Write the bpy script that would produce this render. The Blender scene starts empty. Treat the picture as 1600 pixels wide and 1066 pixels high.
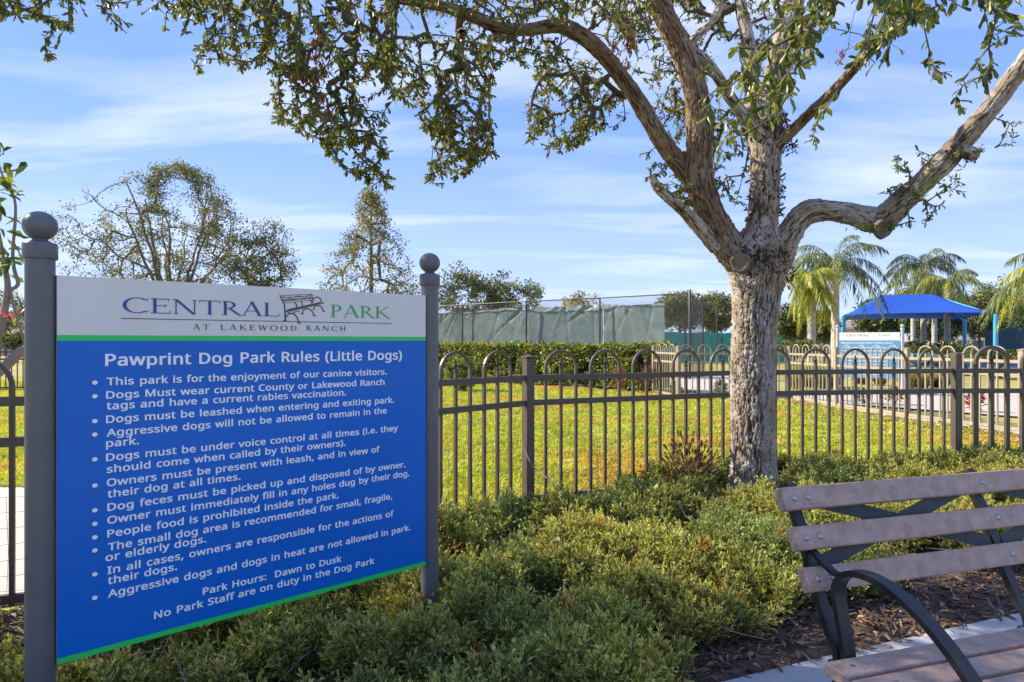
import bpy, math, random
import numpy as np
from mathutils import Vector, Matrix

SC = bpy.context.scene
COL = SC.collection
R = math.radians
rnd = random.Random(7)
rng = np.random.default_rng(11)

# ------------------------------------------------------------------ camera, sky, sun, exposure
FPX, CX, CY, EYE = 1040.0, 800.0, 533.0, 1.34
cd = bpy.data.cameras.new('camera')
cam = bpy.data.objects.new('camera', cd); COL.objects.link(cam)
cam.location = (0, 0, EYE); cam.rotation_euler = (R(90), 0, 0)
cd.sensor_width = 36; cd.lens = 36 * FPX / 1600; cd.clip_end = 3000; cd.clip_start = .05
SC.camera = cam
SUN_AZ, SUN_EL = -14.0, 37.0         # degrees behind pure left (-X), elevation
sdir = Vector((-math.cos(R(SUN_AZ)) * math.cos(R(SUN_EL)), -math.sin(R(SUN_AZ)) * math.cos(R(SUN_EL)), math.sin(R(SUN_EL))))
sl = bpy.data.lights.new('sun', 'SUN'); sl.energy = 4.4; sl.angle = R(.55); sl.color = (1, .89, .70)
so = bpy.data.objects.new('sun', sl); COL.objects.link(so)
so.rotation_euler = (-sdir).to_track_quat('-Z', 'Y').to_euler()
SKY = .15
w = bpy.data.worlds.new('World'); SC.world = w; w.use_nodes = True
nt = w.node_tree; nt.nodes.clear()
N = nt.nodes.new; L = nt.links.new
out = N('ShaderNodeOutputWorld'); bg = N('ShaderNodeBackground'); bg.inputs[1].default_value = SKY
sky = N('ShaderNodeTexSky'); sky.sky_type = 'NISHITA'; sky.sun_disc = False
sky.sun_elevation = R(SUN_EL); sky.sun_rotation = R(270 - SUN_AZ)
sky.air_density = 1.0; sky.dust_density = .15; sky.ozone_density = 1.6
tc = N('ShaderNodeTexCoord'); sep = N('ShaderNodeSeparateXYZ'); L(tc.outputs['Generated'], sep.inputs[0])
# cirrus: direction projected on a high layer
mz = N('ShaderNodeMath'); mz.operation = 'MAXIMUM'; mz.inputs[1].default_value = .02; L(sep.outputs[2], mz.inputs[0])
ad = N('ShaderNodeMath'); ad.operation = 'ADD'; ad.inputs[1].default_value = .12; L(mz.outputs[0], ad.inputs[0])
dx = N('ShaderNodeMath'); dx.operation = 'DIVIDE'; L(sep.outputs[0], dx.inputs[0]); L(ad.outputs[0], dx.inputs[1])
dy = N('ShaderNodeMath'); dy.operation = 'DIVIDE'; L(sep.outputs[1], dy.inputs[0]); L(ad.outputs[0], dy.inputs[1])
cb = N('ShaderNodeCombineXYZ'); L(dx.outputs[0], cb.inputs[0]); L(dy.outputs[0], cb.inputs[1])
mp = N('ShaderNodeMapping'); mp.inputs['Rotation'].default_value = (0, 0, R(24)); mp.inputs['Scale'].default_value = (.6, 1.9, 1); mp.inputs['Location'].default_value = (7.4, 2.9, 0)
L(cb.outputs[0], mp.inputs[0])
nz = N('ShaderNodeTexNoise'); nz.inputs['Scale'].default_value = .9; nz.inputs['Detail'].default_value = 9; nz.inputs['Roughness'].default_value = .56; nz.inputs['Distortion'].default_value = .5
L(mp.outputs[0], nz.inputs['Vector'])
cr = N('ShaderNodeValToRGB'); cr.color_ramp.elements[0].position = .47; cr.color_ramp.elements[1].position = .70
cr.color_ramp.elements[0].color = (0, 0, 0, 1); cr.color_ramp.elements[1].color = (.62, .62, .62, 1); L(nz.outputs[0], cr.inputs[0])
tint = N('ShaderNodeMix'); tint.data_type = 'RGBA'; tint.blend_type = 'MULTIPLY'; tint.inputs[0].default_value = 1
L(sky.outputs[0], tint.inputs[6]); tint.inputs[7].default_value = (.92, .87, 1.2, 1)
gr = N('ShaderNodeValToRGB'); L(sep.outputs[2], gr.inputs[0]); el_ = gr.color_ramp.elements
for k_, (p_, c_) in enumerate(((0.0, (.40, .54, .80)), (.12, (.35, .49, .81)), (.30, (.20, .355, .78)), (.55, (.16, .30, .74)), (1.0, (.14, .27, .70)))):
    e_ = el_[k_] if k_ < 2 else el_.new(p_); e_.position = p_; e_.color = (*c_, 1)
gs = N('ShaderNodeVectorMath'); gs.operation = 'SCALE'; gs.inputs['Scale'].default_value = 4.3; L(gr.outputs[0], gs.inputs[0])
gm = N('ShaderNodeMix'); gm.data_type = 'RGBA'; gm.inputs[0].default_value = .85; L(tint.outputs[2], gm.inputs[6]); L(gs.outputs[0], gm.inputs[7])
mxs = N('ShaderNodeMix'); mxs.data_type = 'RGBA'; L(cr.outputs[0], mxs.inputs[0]); L(gm.outputs[2], mxs.inputs[6]); mxs.inputs[7].default_value = (3.3, 3.55, 4.3, 1)
L(mxs.outputs[2], bg.inputs[0]); L(bg.outputs[0], out.inputs[0])
SC.view_settings.view_transform = 'Standard'; SC.view_settings.look = 'None'
SC.view_settings.exposure = 1.08; SC.view_settings.gamma = 1; SC.view_settings.use_curve_mapping = False
SC.render.engine = 'CYCLES'
SC.cycles.max_bounces = 8; SC.cycles.transparent_max_bounces = 16

# ------------------------------------------------------------------ helpers
def P(px, py, d):
    return Vector(((px - CX) / FPX * d, d, EYE - (py - CY) / FPX * d))
def G(px, py, z=0.0):
    d = (EYE - z) * FPX / (py - CY)
    return Vector(((px - CX) / FPX * d, d, z))

def link(o, parent=None):
    COL.objects.link(o)
    if parent is not None: o.parent = parent
    return o
def tag(o, label=None, cat=None, group=None, kind=None):
    if label: o['label'] = label
    if cat: o['category'] = cat
    if group: o['group'] = group
    if kind: o['kind'] = kind
    return o
def empty(name, loc, rz=0, label=None, cat=None, group=None):
    o = bpy.data.objects.new(name, None); link(o)
    o.location = loc; o.rotation_euler = (0, 0, rz); o.empty_display_size = .2
    return tag(o, label, cat, group)

class MB:
    def __init__(s): s.v = []; s.f = []; s.sm = []
    def add(s, vs, fs, smooth=False):
        b = len(s.v); s.v += [tuple(v) for v in vs]
        for f in fs: s.f.append([b + i for i in f]); s.sm.append(smooth)
    def box(s, c, sx, sy, sz, m=None, bev=0):
        hx, hy, hz = sx / 2, sy / 2, sz / 2
        if bev <= 0:
            vs = [Vector((x, y, z)) for z in (-hz, hz) for x, y in ((-hx, -hy), (hx, -hy), (hx, hy), (-hx, hy))]
            fs = [(3, 2, 1, 0), (4, 5, 6, 7), (0, 1, 5, 4), (1, 2, 6, 5), (2, 3, 7, 6), (3, 0, 4, 7)]
        else:
            def rect(a, b, z): return [Vector((-a, -b, z)), Vector((a, -b, z)), Vector((a, b, z)), Vector((-a, b, z))]
            # chamfered vertical & horizontal edges
            def oct_(a, b, z, e): return [Vector(p) for p in ((-a + e, -b, z), (a - e, -b, z), (a, -b + e, z), (a, b - e, z), (a - e, b, z), (-a + e, b, z), (-a, b - e, z), (-a, -b + e, z))]
            rings = [oct_(hx - bev, hy - bev, -hz, bev * .4), oct_(hx, hy, -hz + bev, bev), oct_(hx, hy, hz - bev, bev), oct_(hx - bev, hy - bev, hz, bev * .4)]
            vs = [p for r in rings for p in r]; fs = [tuple(range(7, -1, -1)), tuple(range(24, 32))]
            for r in range(3):
                for i in range(8): j = (i + 1) % 8; fs.append((r * 8 + i, r * 8 + j, (r + 1) * 8 + j, (r + 1) * 8 + i))
        c = Vector(c)
        vs = [(m @ p if m else p) + c for p in vs]
        s.add(vs, fs); return s
    def tube(s, pts, rad, n=8, caps=True, smooth=True):
        pts = [Vector(p) for p in pts]
        if not hasattr(rad, '__len__'): rad = [rad] * len(pts)
        t = (pts[1] - pts[0]).normalized(); a = t.orthogonal().normalized(); vs = []
        for i, p in enumerate(pts):
            t2 = (pts[min(i + 1, len(pts) - 1)] - pts[max(i - 1, 0)]).normalized()
            a = (a - t2 * a.dot(t2)).normalized(); b = t2.cross(a)
            for k in range(n):
                an = 2 * math.pi * k / n; vs.append(p + (a * math.cos(an) + b * math.sin(an)) * rad[i])
        fs = []
        for i in range(len(pts) - 1):
            for k in range(n): k2 = (k + 1) % n; fs.append((i * n + k, i * n + k2, (i + 1) * n + k2, (i + 1) * n + k))
        s.add(vs, fs, smooth)
        if caps: s.add([vs[k] for k in range(n)], [tuple(range(n - 1, -1, -1))]); s.add([vs[-n + k] for k in range(n)], [tuple(range(n))])
        return s
    def lathe(s, prof, c=(0, 0, 0), n=24):
        c = Vector(c); vs = []
        for r, z in prof:
            for k in range(n): an = 2 * math.pi * k / n; vs.append(c + Vector((r * math.cos(an), r * math.sin(an), z)))
        fs = []
        for i in range(len(prof) - 1):
            for k in range(n): k2 = (k + 1) % n; fs.append((i * n + k, i * n + k2, (i + 1) * n + k2, (i + 1) * n + k))
        s.add(vs, fs, True)
        s.add([vs[k] for k in range(n)], [tuple(range(n - 1, -1, -1))]); s.add([vs[-n + k] for k in range(n)], [tuple(range(n))])
        return s
    def strip(s, pts, U, wd, th):
        """rectangular bar swept along pts; U = width axis"""
        pts = [Vector(p) for p in pts]; U = Vector(U).normalized(); vs = []
        for i, p in enumerate(pts):
            t = (pts[min(i + 1, len(pts) - 1)] - pts[max(i - 1, 0)]).normalized(); nn = t.cross(U).normalized()
            wi = wd[i] if hasattr(wd, '__len__') else wd; ti = th[i] if hasattr(th, '__len__') else th
            vs += [p - U * wi / 2 - nn * ti / 2, p + U * wi / 2 - nn * ti / 2, p + U * wi / 2 + nn * ti / 2, p - U * wi / 2 + nn * ti / 2]
        fs = [(3, 2, 1, 0), tuple(len(vs) - 4 + k for k in range(4))]
        for i in range(len(pts) - 1):
            for k in range(4): k2 = (k + 1) % 4; fs.append((i * 4 + k, i * 4 + k2, i * 4 + 4 + k2, i * 4 + 4 + k))
        s.add(vs, fs); return s
    def mesh(s, name, mat):
        me = bpy.data.meshes.new(name); me.from_pydata(s.v, [], s.f); me.materials.append(mat)
        me.polygons.foreach_set('use_smooth', s.sm); me.update(); return me
    def build(s, name, mat, parent=None):
        return link(bpy.data.objects.new(name, s.mesh(name, mat)), parent)

def np_mesh(name, V, F, mat, col=None, hgt=None, smooth=False):
    """V (n,3); F list of (m,k) int arrays; col per-vertex rgb"""
    me = bpy.data.meshes.new(name); V = np.asarray(V, np.float32)
    me.vertices.add(len(V)); me.vertices.foreach_set('co', V.ravel())
    if not isinstance(F, list): F = [F]
    tot = np.concatenate([np.full(len(f), f.shape[1], np.int32) for f in F]); idx = np.concatenate([f.ravel() for f in F]).astype(np.int32)
    me.loops.add(len(idx)); me.loops.foreach_set('vertex_index', idx)
    me.polygons.add(len(tot)); me.polygons.foreach_set('loop_start', np.concatenate([[0], np.cumsum(tot)[:-1]]).astype(np.int32))
    if smooth: me.polygons.foreach_set('use_smooth', np.ones(len(tot), bool))
    if col is not None:
        a = me.attributes.new('Col', 'FLOAT_COLOR', 'POINT'); c = np.ones((len(V), 4), np.float32); c[:, :3] = col; a.data.foreach_set('color', c.ravel())
    if hgt is not None:
        a = me.attributes.new('hgt', 'FLOAT', 'POINT'); a.data.foreach_set('value', np.asarray(hgt, np.float32))
    me.materials.append(mat); me.update(calc_edges=True); me.validate(); return me

def fr(x): return x - np.floor(x)
def h3(i, j, k, s=0.): return fr(np.sin(i * 127.1 + j * 311.7 + k * 74.7 + s * 53.3) * 43758.5453)
def vnoise(p):
    i = np.floor(p); f = p - i; f = f * f * (3 - 2 * f); o = 0
    for a in (0, 1):
        for b in (0, 1):
            for c in (0, 1):
                wgt = (f[:, 0] if a else 1 - f[:, 0]) * (f[:, 1] if b else 1 - f[:, 1]) * (f[:, 2] if c else 1 - f[:, 2])
                o = o + wgt * h3(i[:, 0] + a, i[:, 1] + b, i[:, 2] + c)
    return o
def fbm(p, n=3):
    o = 0; a = .5
    for k in range(n): o = o + a * vnoise(p * 2 ** k + 17.3 * k); a *= .5
    return o / (1 - .5 ** n)
def worley(p):
    i = np.floor(p); f1 = np.full(len(p), 9.); f2 = f1.copy()
    for a in (-1, 0, 1):
        for b in (-1, 0, 1):
            for c in (-1, 0, 1):
                q = i + (a, b, c)
                d = np.sqrt((q[:, 0] + h3(*q.T, 1) - p[:, 0]) ** 2 + (q[:, 1] + h3(*q.T, 2) - p[:, 1]) ** 2 + (q[:, 2] + h3(*q.T, 3) - p[:, 2]) ** 2)
                f2 = np.minimum(f2, np.maximum(f1, d)); f1 = np.minimum(f1, d)
    return f1, f2
def n2(x, y, s=0.): return vnoise(np.stack([np.atleast_1d(x), np.atleast_1d(y), np.full(np.shape(np.atleast_1d(x)), s + .5)], 1))

# ------------------------------------------------------------------ materials
def mat(name, col, rough=.6, metal=0, vary=.15, vscale=8, bump=0, bscale=60, spec=.5, dirt=None, dscale=3, damt=.5, coat=0):
    m = bpy.data.materials.new(name); m.use_nodes = True; t = m.node_tree; b = t.nodes['Principled BSDF']
    b.inputs['Roughness'].default_value = rough; b.inputs['Metallic'].default_value = metal
    b.inputs['Specular IOR Level'].default_value = spec; b.inputs['Coat Weight'].default_value = coat
    tcn = t.nodes.new('ShaderNodeTexCoord')
    n = t.nodes.new('ShaderNodeTexNoise'); n.inputs['Scale'].default_value = vscale; n.inputs['Detail'].default_value = 6; t.links.new(tcn.outputs['Object'], n.inputs['Vector'])
    rp = t.nodes.new('ShaderNodeMapRange'); rp.inputs[1].default_value = .3; rp.inputs[2].default_value = .7; rp.inputs[3].default_value = 1 - vary; rp.inputs[4].default_value = 1 + vary
    t.links.new(n.outputs[0], rp.inputs[0])
    mx = t.nodes.new('ShaderNodeMix'); mx.data_type = 'RGBA'; mx.blend_type = 'MULTIPLY'; mx.inputs[0].default_value = 1; mx.inputs[6].default_value = (*col, 1)
    t.links.new(rp.outputs[0], mx.inputs[7]); res = mx.outputs[2]
    if dirt:
        n2_ = t.nodes.new('ShaderNodeTexNoise'); n2_.inputs['Scale'].default_value = dscale; n2_.inputs['Detail'].default_value = 8; n2_.inputs['Roughness'].default_value = .65; t.links.new(tcn.outputs['Object'], n2_.inputs['Vector'])
        r2 = t.nodes.new('ShaderNodeMapRange'); r2.inputs[1].default_value = .48; r2.inputs[2].default_value = .68; r2.inputs[4].default_value = damt; t.links.new(n2_.outputs[0], r2.inputs[0])
        m2 = t.nodes.new('ShaderNodeMix'); m2.data_type = 'RGBA'; t.links.new(r2.outputs[0], m2.inputs[0]); t.links.new(res, m2.inputs[6]); m2.inputs[7].default_value = (*dirt, 1); res = m2.outputs[2]
    t.links.new(res, b.inputs['Base Color'])
    if bump:
        n3 = t.nodes.new('ShaderNodeTexNoise'); n3.inputs['Scale'].default_value = bscale; n3.inputs['Detail'].default_value = 5; t.links.new(tcn.outputs['Object'], n3.inputs['Vector'])
        bp = t.nodes.new('ShaderNodeBump'); bp.inputs['Strength'].default_value = min(1, bump); bp.inputs['Distance'].default_value = .004; t.links.new(n3.outputs[0], bp.inputs['Height']); t.links.new(bp.outputs[0], b.inputs['Normal'])
    return m
def leafmat(name, rough=.42, trans=.35, attr='Col', inst=False, tcol=(1.5, 1.5, .6)):
    m = bpy.data.materials.new(name); m.use_nodes = True; t = m.node_tree; b = t.nodes['Principled BSDF']; o = t.nodes['Material Output']
    a = t.nodes.new('ShaderNodeAttribute'); a.attribute_name = attr; a.attribute_type = 'GEOMETRY'; c = a.outputs['Color']
    if inst:
        a2 = t.nodes.new('ShaderNodeAttribute'); a2.attribute_name = 'icol'; a2.attribute_type = 'INSTANCER'
        mm = t.nodes.new('ShaderNodeMix'); mm.data_type = 'RGBA'; mm.blend_type = 'MULTIPLY'; mm.inputs[0].default_value = 1; t.links.new(c, mm.inputs[6]); t.links.new(a2.outputs['Color'], mm.inputs[7]); c = mm.outputs[2]
    t.links.new(c, b.inputs['Base Color']); b.inputs['Roughness'].default_value = rough
    tr = t.nodes.new('ShaderNodeBsdfTranslucent'); mx = t.nodes.new('ShaderNodeMix'); mx.data_type = 'RGBA'; mx.blend_type = 'MULTIPLY'; mx.inputs[0].default_value = 1; mx.inputs[7].default_value = (*tcol, 1)
    t.links.new(c, mx.inputs[6]); t.links.new(mx.outputs[2], tr.inputs[0]); ms = t.nodes.new('ShaderNodeMixShader'); ms.inputs[0].default_value = trans
    t.links.new(b.outputs[0], ms.inputs[1]); t.links.new(tr.outputs[0], ms.inputs[2]); t.links.new(ms.outputs[0], o.inputs[0]); return m
def barkmat(name, ridge, ridge2, furrow, bump=.6):
    m = bpy.data.materials.new(name); m.use_nodes = True; t = m.node_tree; b = t.nodes['Principled BSDF']; b.inputs['Roughness'].default_value = .9; b.inputs['Specular IOR Level'].default_value = .2
    a = t.nodes.new('ShaderNodeAttribute'); a.attribute_name = 'hgt'
    tcn = t.nodes.new('ShaderNodeTexCoord'); n = t.nodes.new('ShaderNodeTexNoise'); n.inputs['Scale'].default_value = 7; n.inputs['Detail'].default_value = 8; t.links.new(tcn.outputs['Object'], n.inputs[0])
    rp = t.nodes.new('ShaderNodeMapRange'); rp.inputs[1].default_value = .40; rp.inputs[2].default_value = .58; t.links.new(n.outputs[0], rp.inputs[0])
    m1 = t.nodes.new('ShaderNodeMix'); m1.data_type = 'RGBA'; m1.inputs[6].default_value = (*ridge, 1); m1.inputs[7].default_value = (*ridge2, 1); t.links.new(rp.outputs[0], m1.inputs[0])
    r2 = t.nodes.new('ShaderNodeMapRange'); r2.inputs[1].default_value = .09; r2.inputs[2].default_value = .44; t.links.new(a.outputs['Fac'], r2.inputs[0])
    m2 = t.nodes.new('ShaderNodeMix'); m2.data_type = 'RGBA'; m2.inputs[6].default_value = (*furrow, 1); t.links.new(m1.outputs[2], m2.inputs[7]); t.links.new(r2.outputs[0], m2.inputs[0])
    t.links.new(m2.outputs[2], b.inputs['Base Color'])
    n3 = t.nodes.new('ShaderNodeTexNoise'); n3.inputs['Scale'].default_value = 120; n3.inputs['Detail'].default_value = 4; t.links.new(tcn.outputs['Object'], n3.inputs[0])
    bp = t.nodes.new('ShaderNodeBump'); bp.inputs['Strength'].default_value = bump; bp.inputs['Distance'].default_value = .004; t.links.new(n3.outputs[0], bp.inputs['Height']); t.links.new(bp.outputs[0], b.inputs['Normal'])
    return m
M = {}
M['post'] = mat('post_grey_paint', (.115, .118, .128), .38, vary=.08, vscale=5, bump=.25, bscale=150, dirt=(.2, .2, .2), dscale=9, damt=.3)
M['blue'] = mat('sign_blue', (.003, .145, .58), .30, vary=.06, vscale=2.5, dirt=(.016, .135, .52), dscale=1.6, damt=.5, spec=.3)
M['white'] = mat('sign_white', (.74, .72, .68), .35, vary=.04, vscale=3, dirt=(.66, .64, .60), dscale=5, damt=.4)
M['green'] = mat('sign_green', (.02, .62, .12), .35, vary=.06)
M['letter'] = mat('letter_white', (.93, .94, .95), .4, vary=.02)
M['ink_blue'] = mat('ink_navy', (.03, .07, .26), .5, vary=.05)
M['ink_green'] = mat('ink_green', (.06, .42, .10), .5, vary=.05)
M['ink_black'] = mat('ink_black', (.03, .03, .035), .5, vary=.05)
M['fence'] = mat('fence_bronze_paint', (.085, .067, .053), .42, vary=.1, vscale=14, bump=.15, bscale=90, dirt=(.14, .115, .09), dscale=12, damt=.35)
M['fence_sunlit'] = mat('fence_sunlit_tan', (.36, .30, .21), .5, vary=.1, vscale=14)  # same fence type as the bronze one; sunlight put into a paler colour
M['finial'] = mat('finial_black', (.03, .03, .032), .4)
M['wire'] = mat('wire_dark', (.05, .05, .05), .5, metal=.3)
M['iron'] = mat('black_iron', (.012, .012, .015), .42, vary=.3, vscale=25, bump=.25, bscale=70, dirt=(.07, .06, .045), dscale=14, damt=.35)
M['slat'] = mat('mauve_plastic_lumber', (.39, .265, .205), .62, vary=.22, vscale=28, bump=.9, bscale=130, dirt=(.42, .35, .31), dscale=22, damt=.55)
M['steel'] = mat('bolt_steel', (.42, .42, .40), .42, metal=1)
M['conc'] = mat('concrete', (.50, .46, .40), .85, vary=.08, vscale=5, bump=.5, bscale=80, dirt=(.38, .36, .32), dscale=2.2, damt=.5)
M['concpad'] = mat('concrete_pad', (.38, .39, .385), .85, vary=.08, vscale=5, bump=.6, bscale=80, dirt=(.30, .30, .28), dscale=4, damt=.5)
M['conc2'] = mat('concrete_far', (.44, .40, .35), .9, vary=.07, vscale=2)
M['soil'] = mat('mulch_soil', (.075, .05, .035), .95, vary=.5, vscale=22, bump=1, bscale=45, dirt=(.16, .11, .07), dscale=16, damt=.7)
M['lawn'] = mat('lawn_turf', (.27, .27, .04), .95, vary=.3, vscale=14, bump=1, bscale=30, dirt=(.34, .24, .07), dscale=1.3, damt=.55)
M['field'] = mat('far_turf', (.30, .28, .07), .95, vary=.25, vscale=.5, dirt=(.42, .33, .13), dscale=.3, damt=.6)
M['tarp'] = mat('green_windscreen', (.24, .325, .31), .45, vary=.2, vscale=2, dirt=(.38, .46, .44), dscale=1.2, damt=.6)
M['teal'] = mat('teal_screen', (.04, .30, .27), .6, vary=.12, vscale=1)
M['navy'] = mat('dark_screen', (.02, .06, .08), .6, vary=.25, vscale=1)
M['canopy'] = mat('canopy_blue', (.006, .06, .36), .6, vary=.05, vscale=.8)
M['bluepost'] = mat('blue_post', (.07, .34, .62), .4, vary=.05)
M['skyblue'] = mat('sign_sky_blue', (.12, .30, .50), .4, vary=.04)
M['ltpost'] = mat('silver_post', (.42, .42, .42), .4, vary=.05)
M['wall'] = mat('house_wall', (.62, .55, .45), .9, vary=.04)
M['roof'] = mat('house_roof', (.30, .225, .17), .9, vary=.15, vscale=2)
M['pane'] = mat('window_glass', (.05, .06, .07), .1, spec=.8)
M['trim'] = mat('white_trim', (.7, .7, .68), .6)
M['court'] = mat('court_blue', (.09, .22, .42), .8)
M['yellow'] = mat('yellow_paint', (.62, .48, .04), .5)
M['red'] = mat('red_paint', (.6, .08, .03), .5)
M['palmtrunk'] = mat('palm_trunk', (.46, .40, .33), .9, vary=.3, vscale=5, bump=.6, bscale=20)
M['wood'] = mat('pale_twig', (.28, .23, .18), .9, vary=.2)
M['barkfar'] = mat('far_bark', (.17, .14, .11), .9, vary=.2)
M['wooddark'] = mat('grey_twig', (.11, .09, .07), .9, vary=.25)
M['cut'] = mat('cut_wood', (.16, .115, .085), .85, vary=.5, vscale=14, bump=.5, bscale=60)
M['bark'] = barkmat('oak_bark', (.43, .38, .325), (.30, .235, .17), (.06, .042, .03))
M['barkbr'] = barkmat('limb_bark', (.31, .235, .16), (.22, .14, .085), (.06, .04, .027))
M['barkpale'] = barkmat('pale_limb_bark', (.50, .44, .36), (.40, .31, .24), (.07, .05, .04))
M['leaf'] = leafmat('oak_leaf', .36, .42)
M['leaffar'] = leafmat('far_leaf', .6, .32)
M['frond'] = leafmat('palm_frond', .45, .35)
M['juniper'] = leafmat('juniper_leaf', .55, .30, inst=True, tcol=(1.2, 1.3, .7))
M['blade'] = leafmat('grass_blade', .5, .35, inst=True)
M['chip'] = leafmat('mulch_chip', .85, .03, inst=True, tcol=(1, 1, 1))
M['dead'] = leafmat('dead_leaf', .7, .25, tcol=(1.3, .9, .6))

# ------------------------------------------------------------------ scatter through geometry nodes
def template(name, V, F, mt, col):
    return bpy.data.objects.new(name, np_mesh(name, V, F, mt, col))
def scatter(name, pts, rot, scl, idx, icol, templates, label, cat):
    c = bpy.data.collections.new(name + '_kit')
    for t in templates: c.objects.link(t)
    me = bpy.data.meshes.new(name); n = len(pts); me.vertices.add(n); me.vertices.foreach_set('co', np.asarray(pts, np.float32).ravel())
    a = me.attributes.new('rot', 'FLOAT_VECTOR', 'POINT'); a.data.foreach_set('vector', np.asarray(rot, np.float32).ravel())
    a = me.attributes.new('scl', 'FLOAT', 'POINT'); a.data.foreach_set('value', np.asarray(scl, np.float32))
    a = me.attributes.new('idx', 'INT', 'POINT'); a.data.foreach_set('value', np.asarray(idx, np.int32))
    cc = np.ones((n, 4), np.float32); cc[:, :3] = icol
    a = me.attributes.new('icol', 'FLOAT_COLOR', 'POINT'); a.data.foreach_set('color', cc.ravel())
    o = link(bpy.data.objects.new(name, me))
    g = bpy.data.node_groups.new(name + '_nodes', 'GeometryNodeTree')
    g.interface.new_socket('Geometry', in_out='INPUT', socket_type='NodeSocketGeometry'); g.interface.new_socket('Geometry', in_out='OUTPUT', socket_type='NodeSocketGeometry')
    gi = g.nodes.new('NodeGroupInput'); go = g.nodes.new('NodeGroupOutput')
    mpn = g.nodes.new('GeometryNodeMeshToPoints'); iop = g.nodes.new('GeometryNodeInstanceOnPoints'); ci = g.nodes.new('GeometryNodeCollectionInfo')
    ci.inputs['Collection'].default_value = c; ci.inputs['Separate Children'].default_value = True; ci.inputs['Reset Children'].default_value = True
    def at(nm, ty):
        x = g.nodes.new('GeometryNodeInputNamedAttribute'); x.data_type = ty; x.inputs['Name'].default_value = nm; return x.outputs['Attribute']
    e2r = g.nodes.new('FunctionNodeEulerToRotation')
    g.links.new(at('rot', 'FLOAT_VECTOR'), e2r.inputs[0]); g.links.new(gi.outputs[0], mpn.inputs[0]); g.links.new(mpn.outputs[0], iop.inputs['Points'])
    g.links.new(ci.outputs[0], iop.inputs['Instance']); iop.inputs['Pick Instance'].default_value = True
    g.links.new(at('idx', 'INT'), iop.inputs['Instance Index']); g.links.new(e2r.outputs[0], iop.inputs['Rotation']); g.links.new(at('scl', 'FLOAT'), iop.inputs['Scale'])
    g.links.new(iop.outputs[0], go.inputs[0])
    md = o.modifiers.new('scatter', 'NODES'); md.node_group = g
    return tag(o, label, cat, kind='stuff')

# ------------------------------------------------------------------ ground sheets
def sheet(name, poly, z, mt, label, thick=0, cat='ground'):
    mb = MB(); n = len(poly)
    if thick:
        vs = [(x, y, z) for x, y in poly] + [(x, y, z - thick) for x, y in poly]
        fs = [tuple(range(n))] + [(i + n, (i + 1) % n + n, (i + 1) % n, i) for i in range(n)]
        mb.add(vs, fs)
    else: mb.add([(x, y, z) for x, y in poly], [tuple(range(n))])
    return tag(mb.build(name, mt), label, cat, kind='structure')
sheet('ground', [(-900, -300), (900, -300), (900, 1500), (-900, 1500)], -.03, M['field'], 'wide flat mown turf stretching to the horizon')
sheet('lawn', [(-14, 2.2), (-4.6, 2.2), (-1.5, 3.72), (.13, 5.4), (2.2, 6.3), (4.4, 6.66), (9, 6.8), (7.0, 13), (6.3, 16.2), (-6, 26), (-14, 26)], -.004, M['lawn'], 'sunlit yellow green dog park lawn inside the fence')
sheet('planting_bed', [(-6, -1), (5.5, -1), (5.6, 6.72), (4.4, 6.62), (2.2, 6.25), (.13, 5.33), (-1.55, 3.68), (-3.7, 2.75), (-6, 2.0)], .001, M['soil'], 'dark mulch bed under the sign and the oak tree')
sheet('pavement', [(-.6, -.8), (.1, 2.33), (.83, 2.60), (1.31, 2.80), (1.9, 3.03), (2.5, 3.26), (3.4, 3.6), (6, 4.6), (6, -.8)], .012, M['concpad'], 'concrete pad under the bench, mostly in shade', thick=.05)
sheet('path', [(-2.62, 3.33), (-1.95, 3.62), (-3.2, 5.0), (-3.9, 6.05), (-12, 6.3), (-12, 1.9), (-5, 2.3), (-3.7, 2.9)], .006, M['conc'], 'pale concrete path just inside the fence behind the sign')
sheet('walkway', [(4.9, 16.6), (4.5, 27), (9.6, 27), (7.0, 17.3), (13.4, 17), (22, 17.5), (22, 12.5), (9.4, 11.2), (7.1, 14.2)], .004, M['conc2'], 'pale concrete walk beyond the sunlit fence')
sheet('court', [(21, 34), (60, 34), (60, 60), (30, 60)], .0, M['court'], 'blue court surface far away at the right')
sheet('mulch_strip', [(-7, 26), (-2.5, 22.6), (3.9, 16.9), (4.2, 15.6), (5, 15.5), (6.4, 15.1), (7.3, 9.2), (7.9, 9.3), (7.0, 14.6), (6.4, 16.4), (5, 16.5), (4.6, 18), (-2, 24.3), (-7, 28)], .004, M['soil'], 'mulch strip under the hedge and the sunlit fence')

# ------------------------------------------------------------------ rules sign
SL = Vector((-1.429, 2.09)); SR = Vector((-.392, 3.02)); SU = (SR - SL).normalized(); SN = Vector((SU.y, -SU.x)); SW = (SR - SL).length
def sign_uv(px, py):
    kx = (px - CX) / FPX
    # SL + SU*u : x = kx*y
    u = (kx * SL.y - SL.x) / (SU.x - kx * SU.y); d = SL.y + SU.y * u
    return u, EYE - (py - CY) / FPX * d
sign = empty('rules_sign', (SL.x, SL.y, 0), math.atan2(SU.y, SU.x), 'large blue and white dog park rules sign between two grey ball topped posts', 'sign')
ZT, Z1, Z2, Z3, ZB = 1.547, 1.359, 1.341, .342, .323
panel = MB().box((SW / 2, .012, (ZT + ZB) / 2), SW, .020, ZT - ZB).build('sign_panel', M['white'], sign)
def face(name, z0, z1, mt): return MB().box((SW / 2, .0006, (z0 + z1) / 2), SW - .0006, .0028, z1 - z0).build(name, mt, panel)
face('header_board', Z1, ZT - .0005, M['white'])
face('green_stripe', Z2, Z1 - .0003, M['green'])
face('blue_field', Z3, Z2 - .0003, M['blue'])
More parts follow.
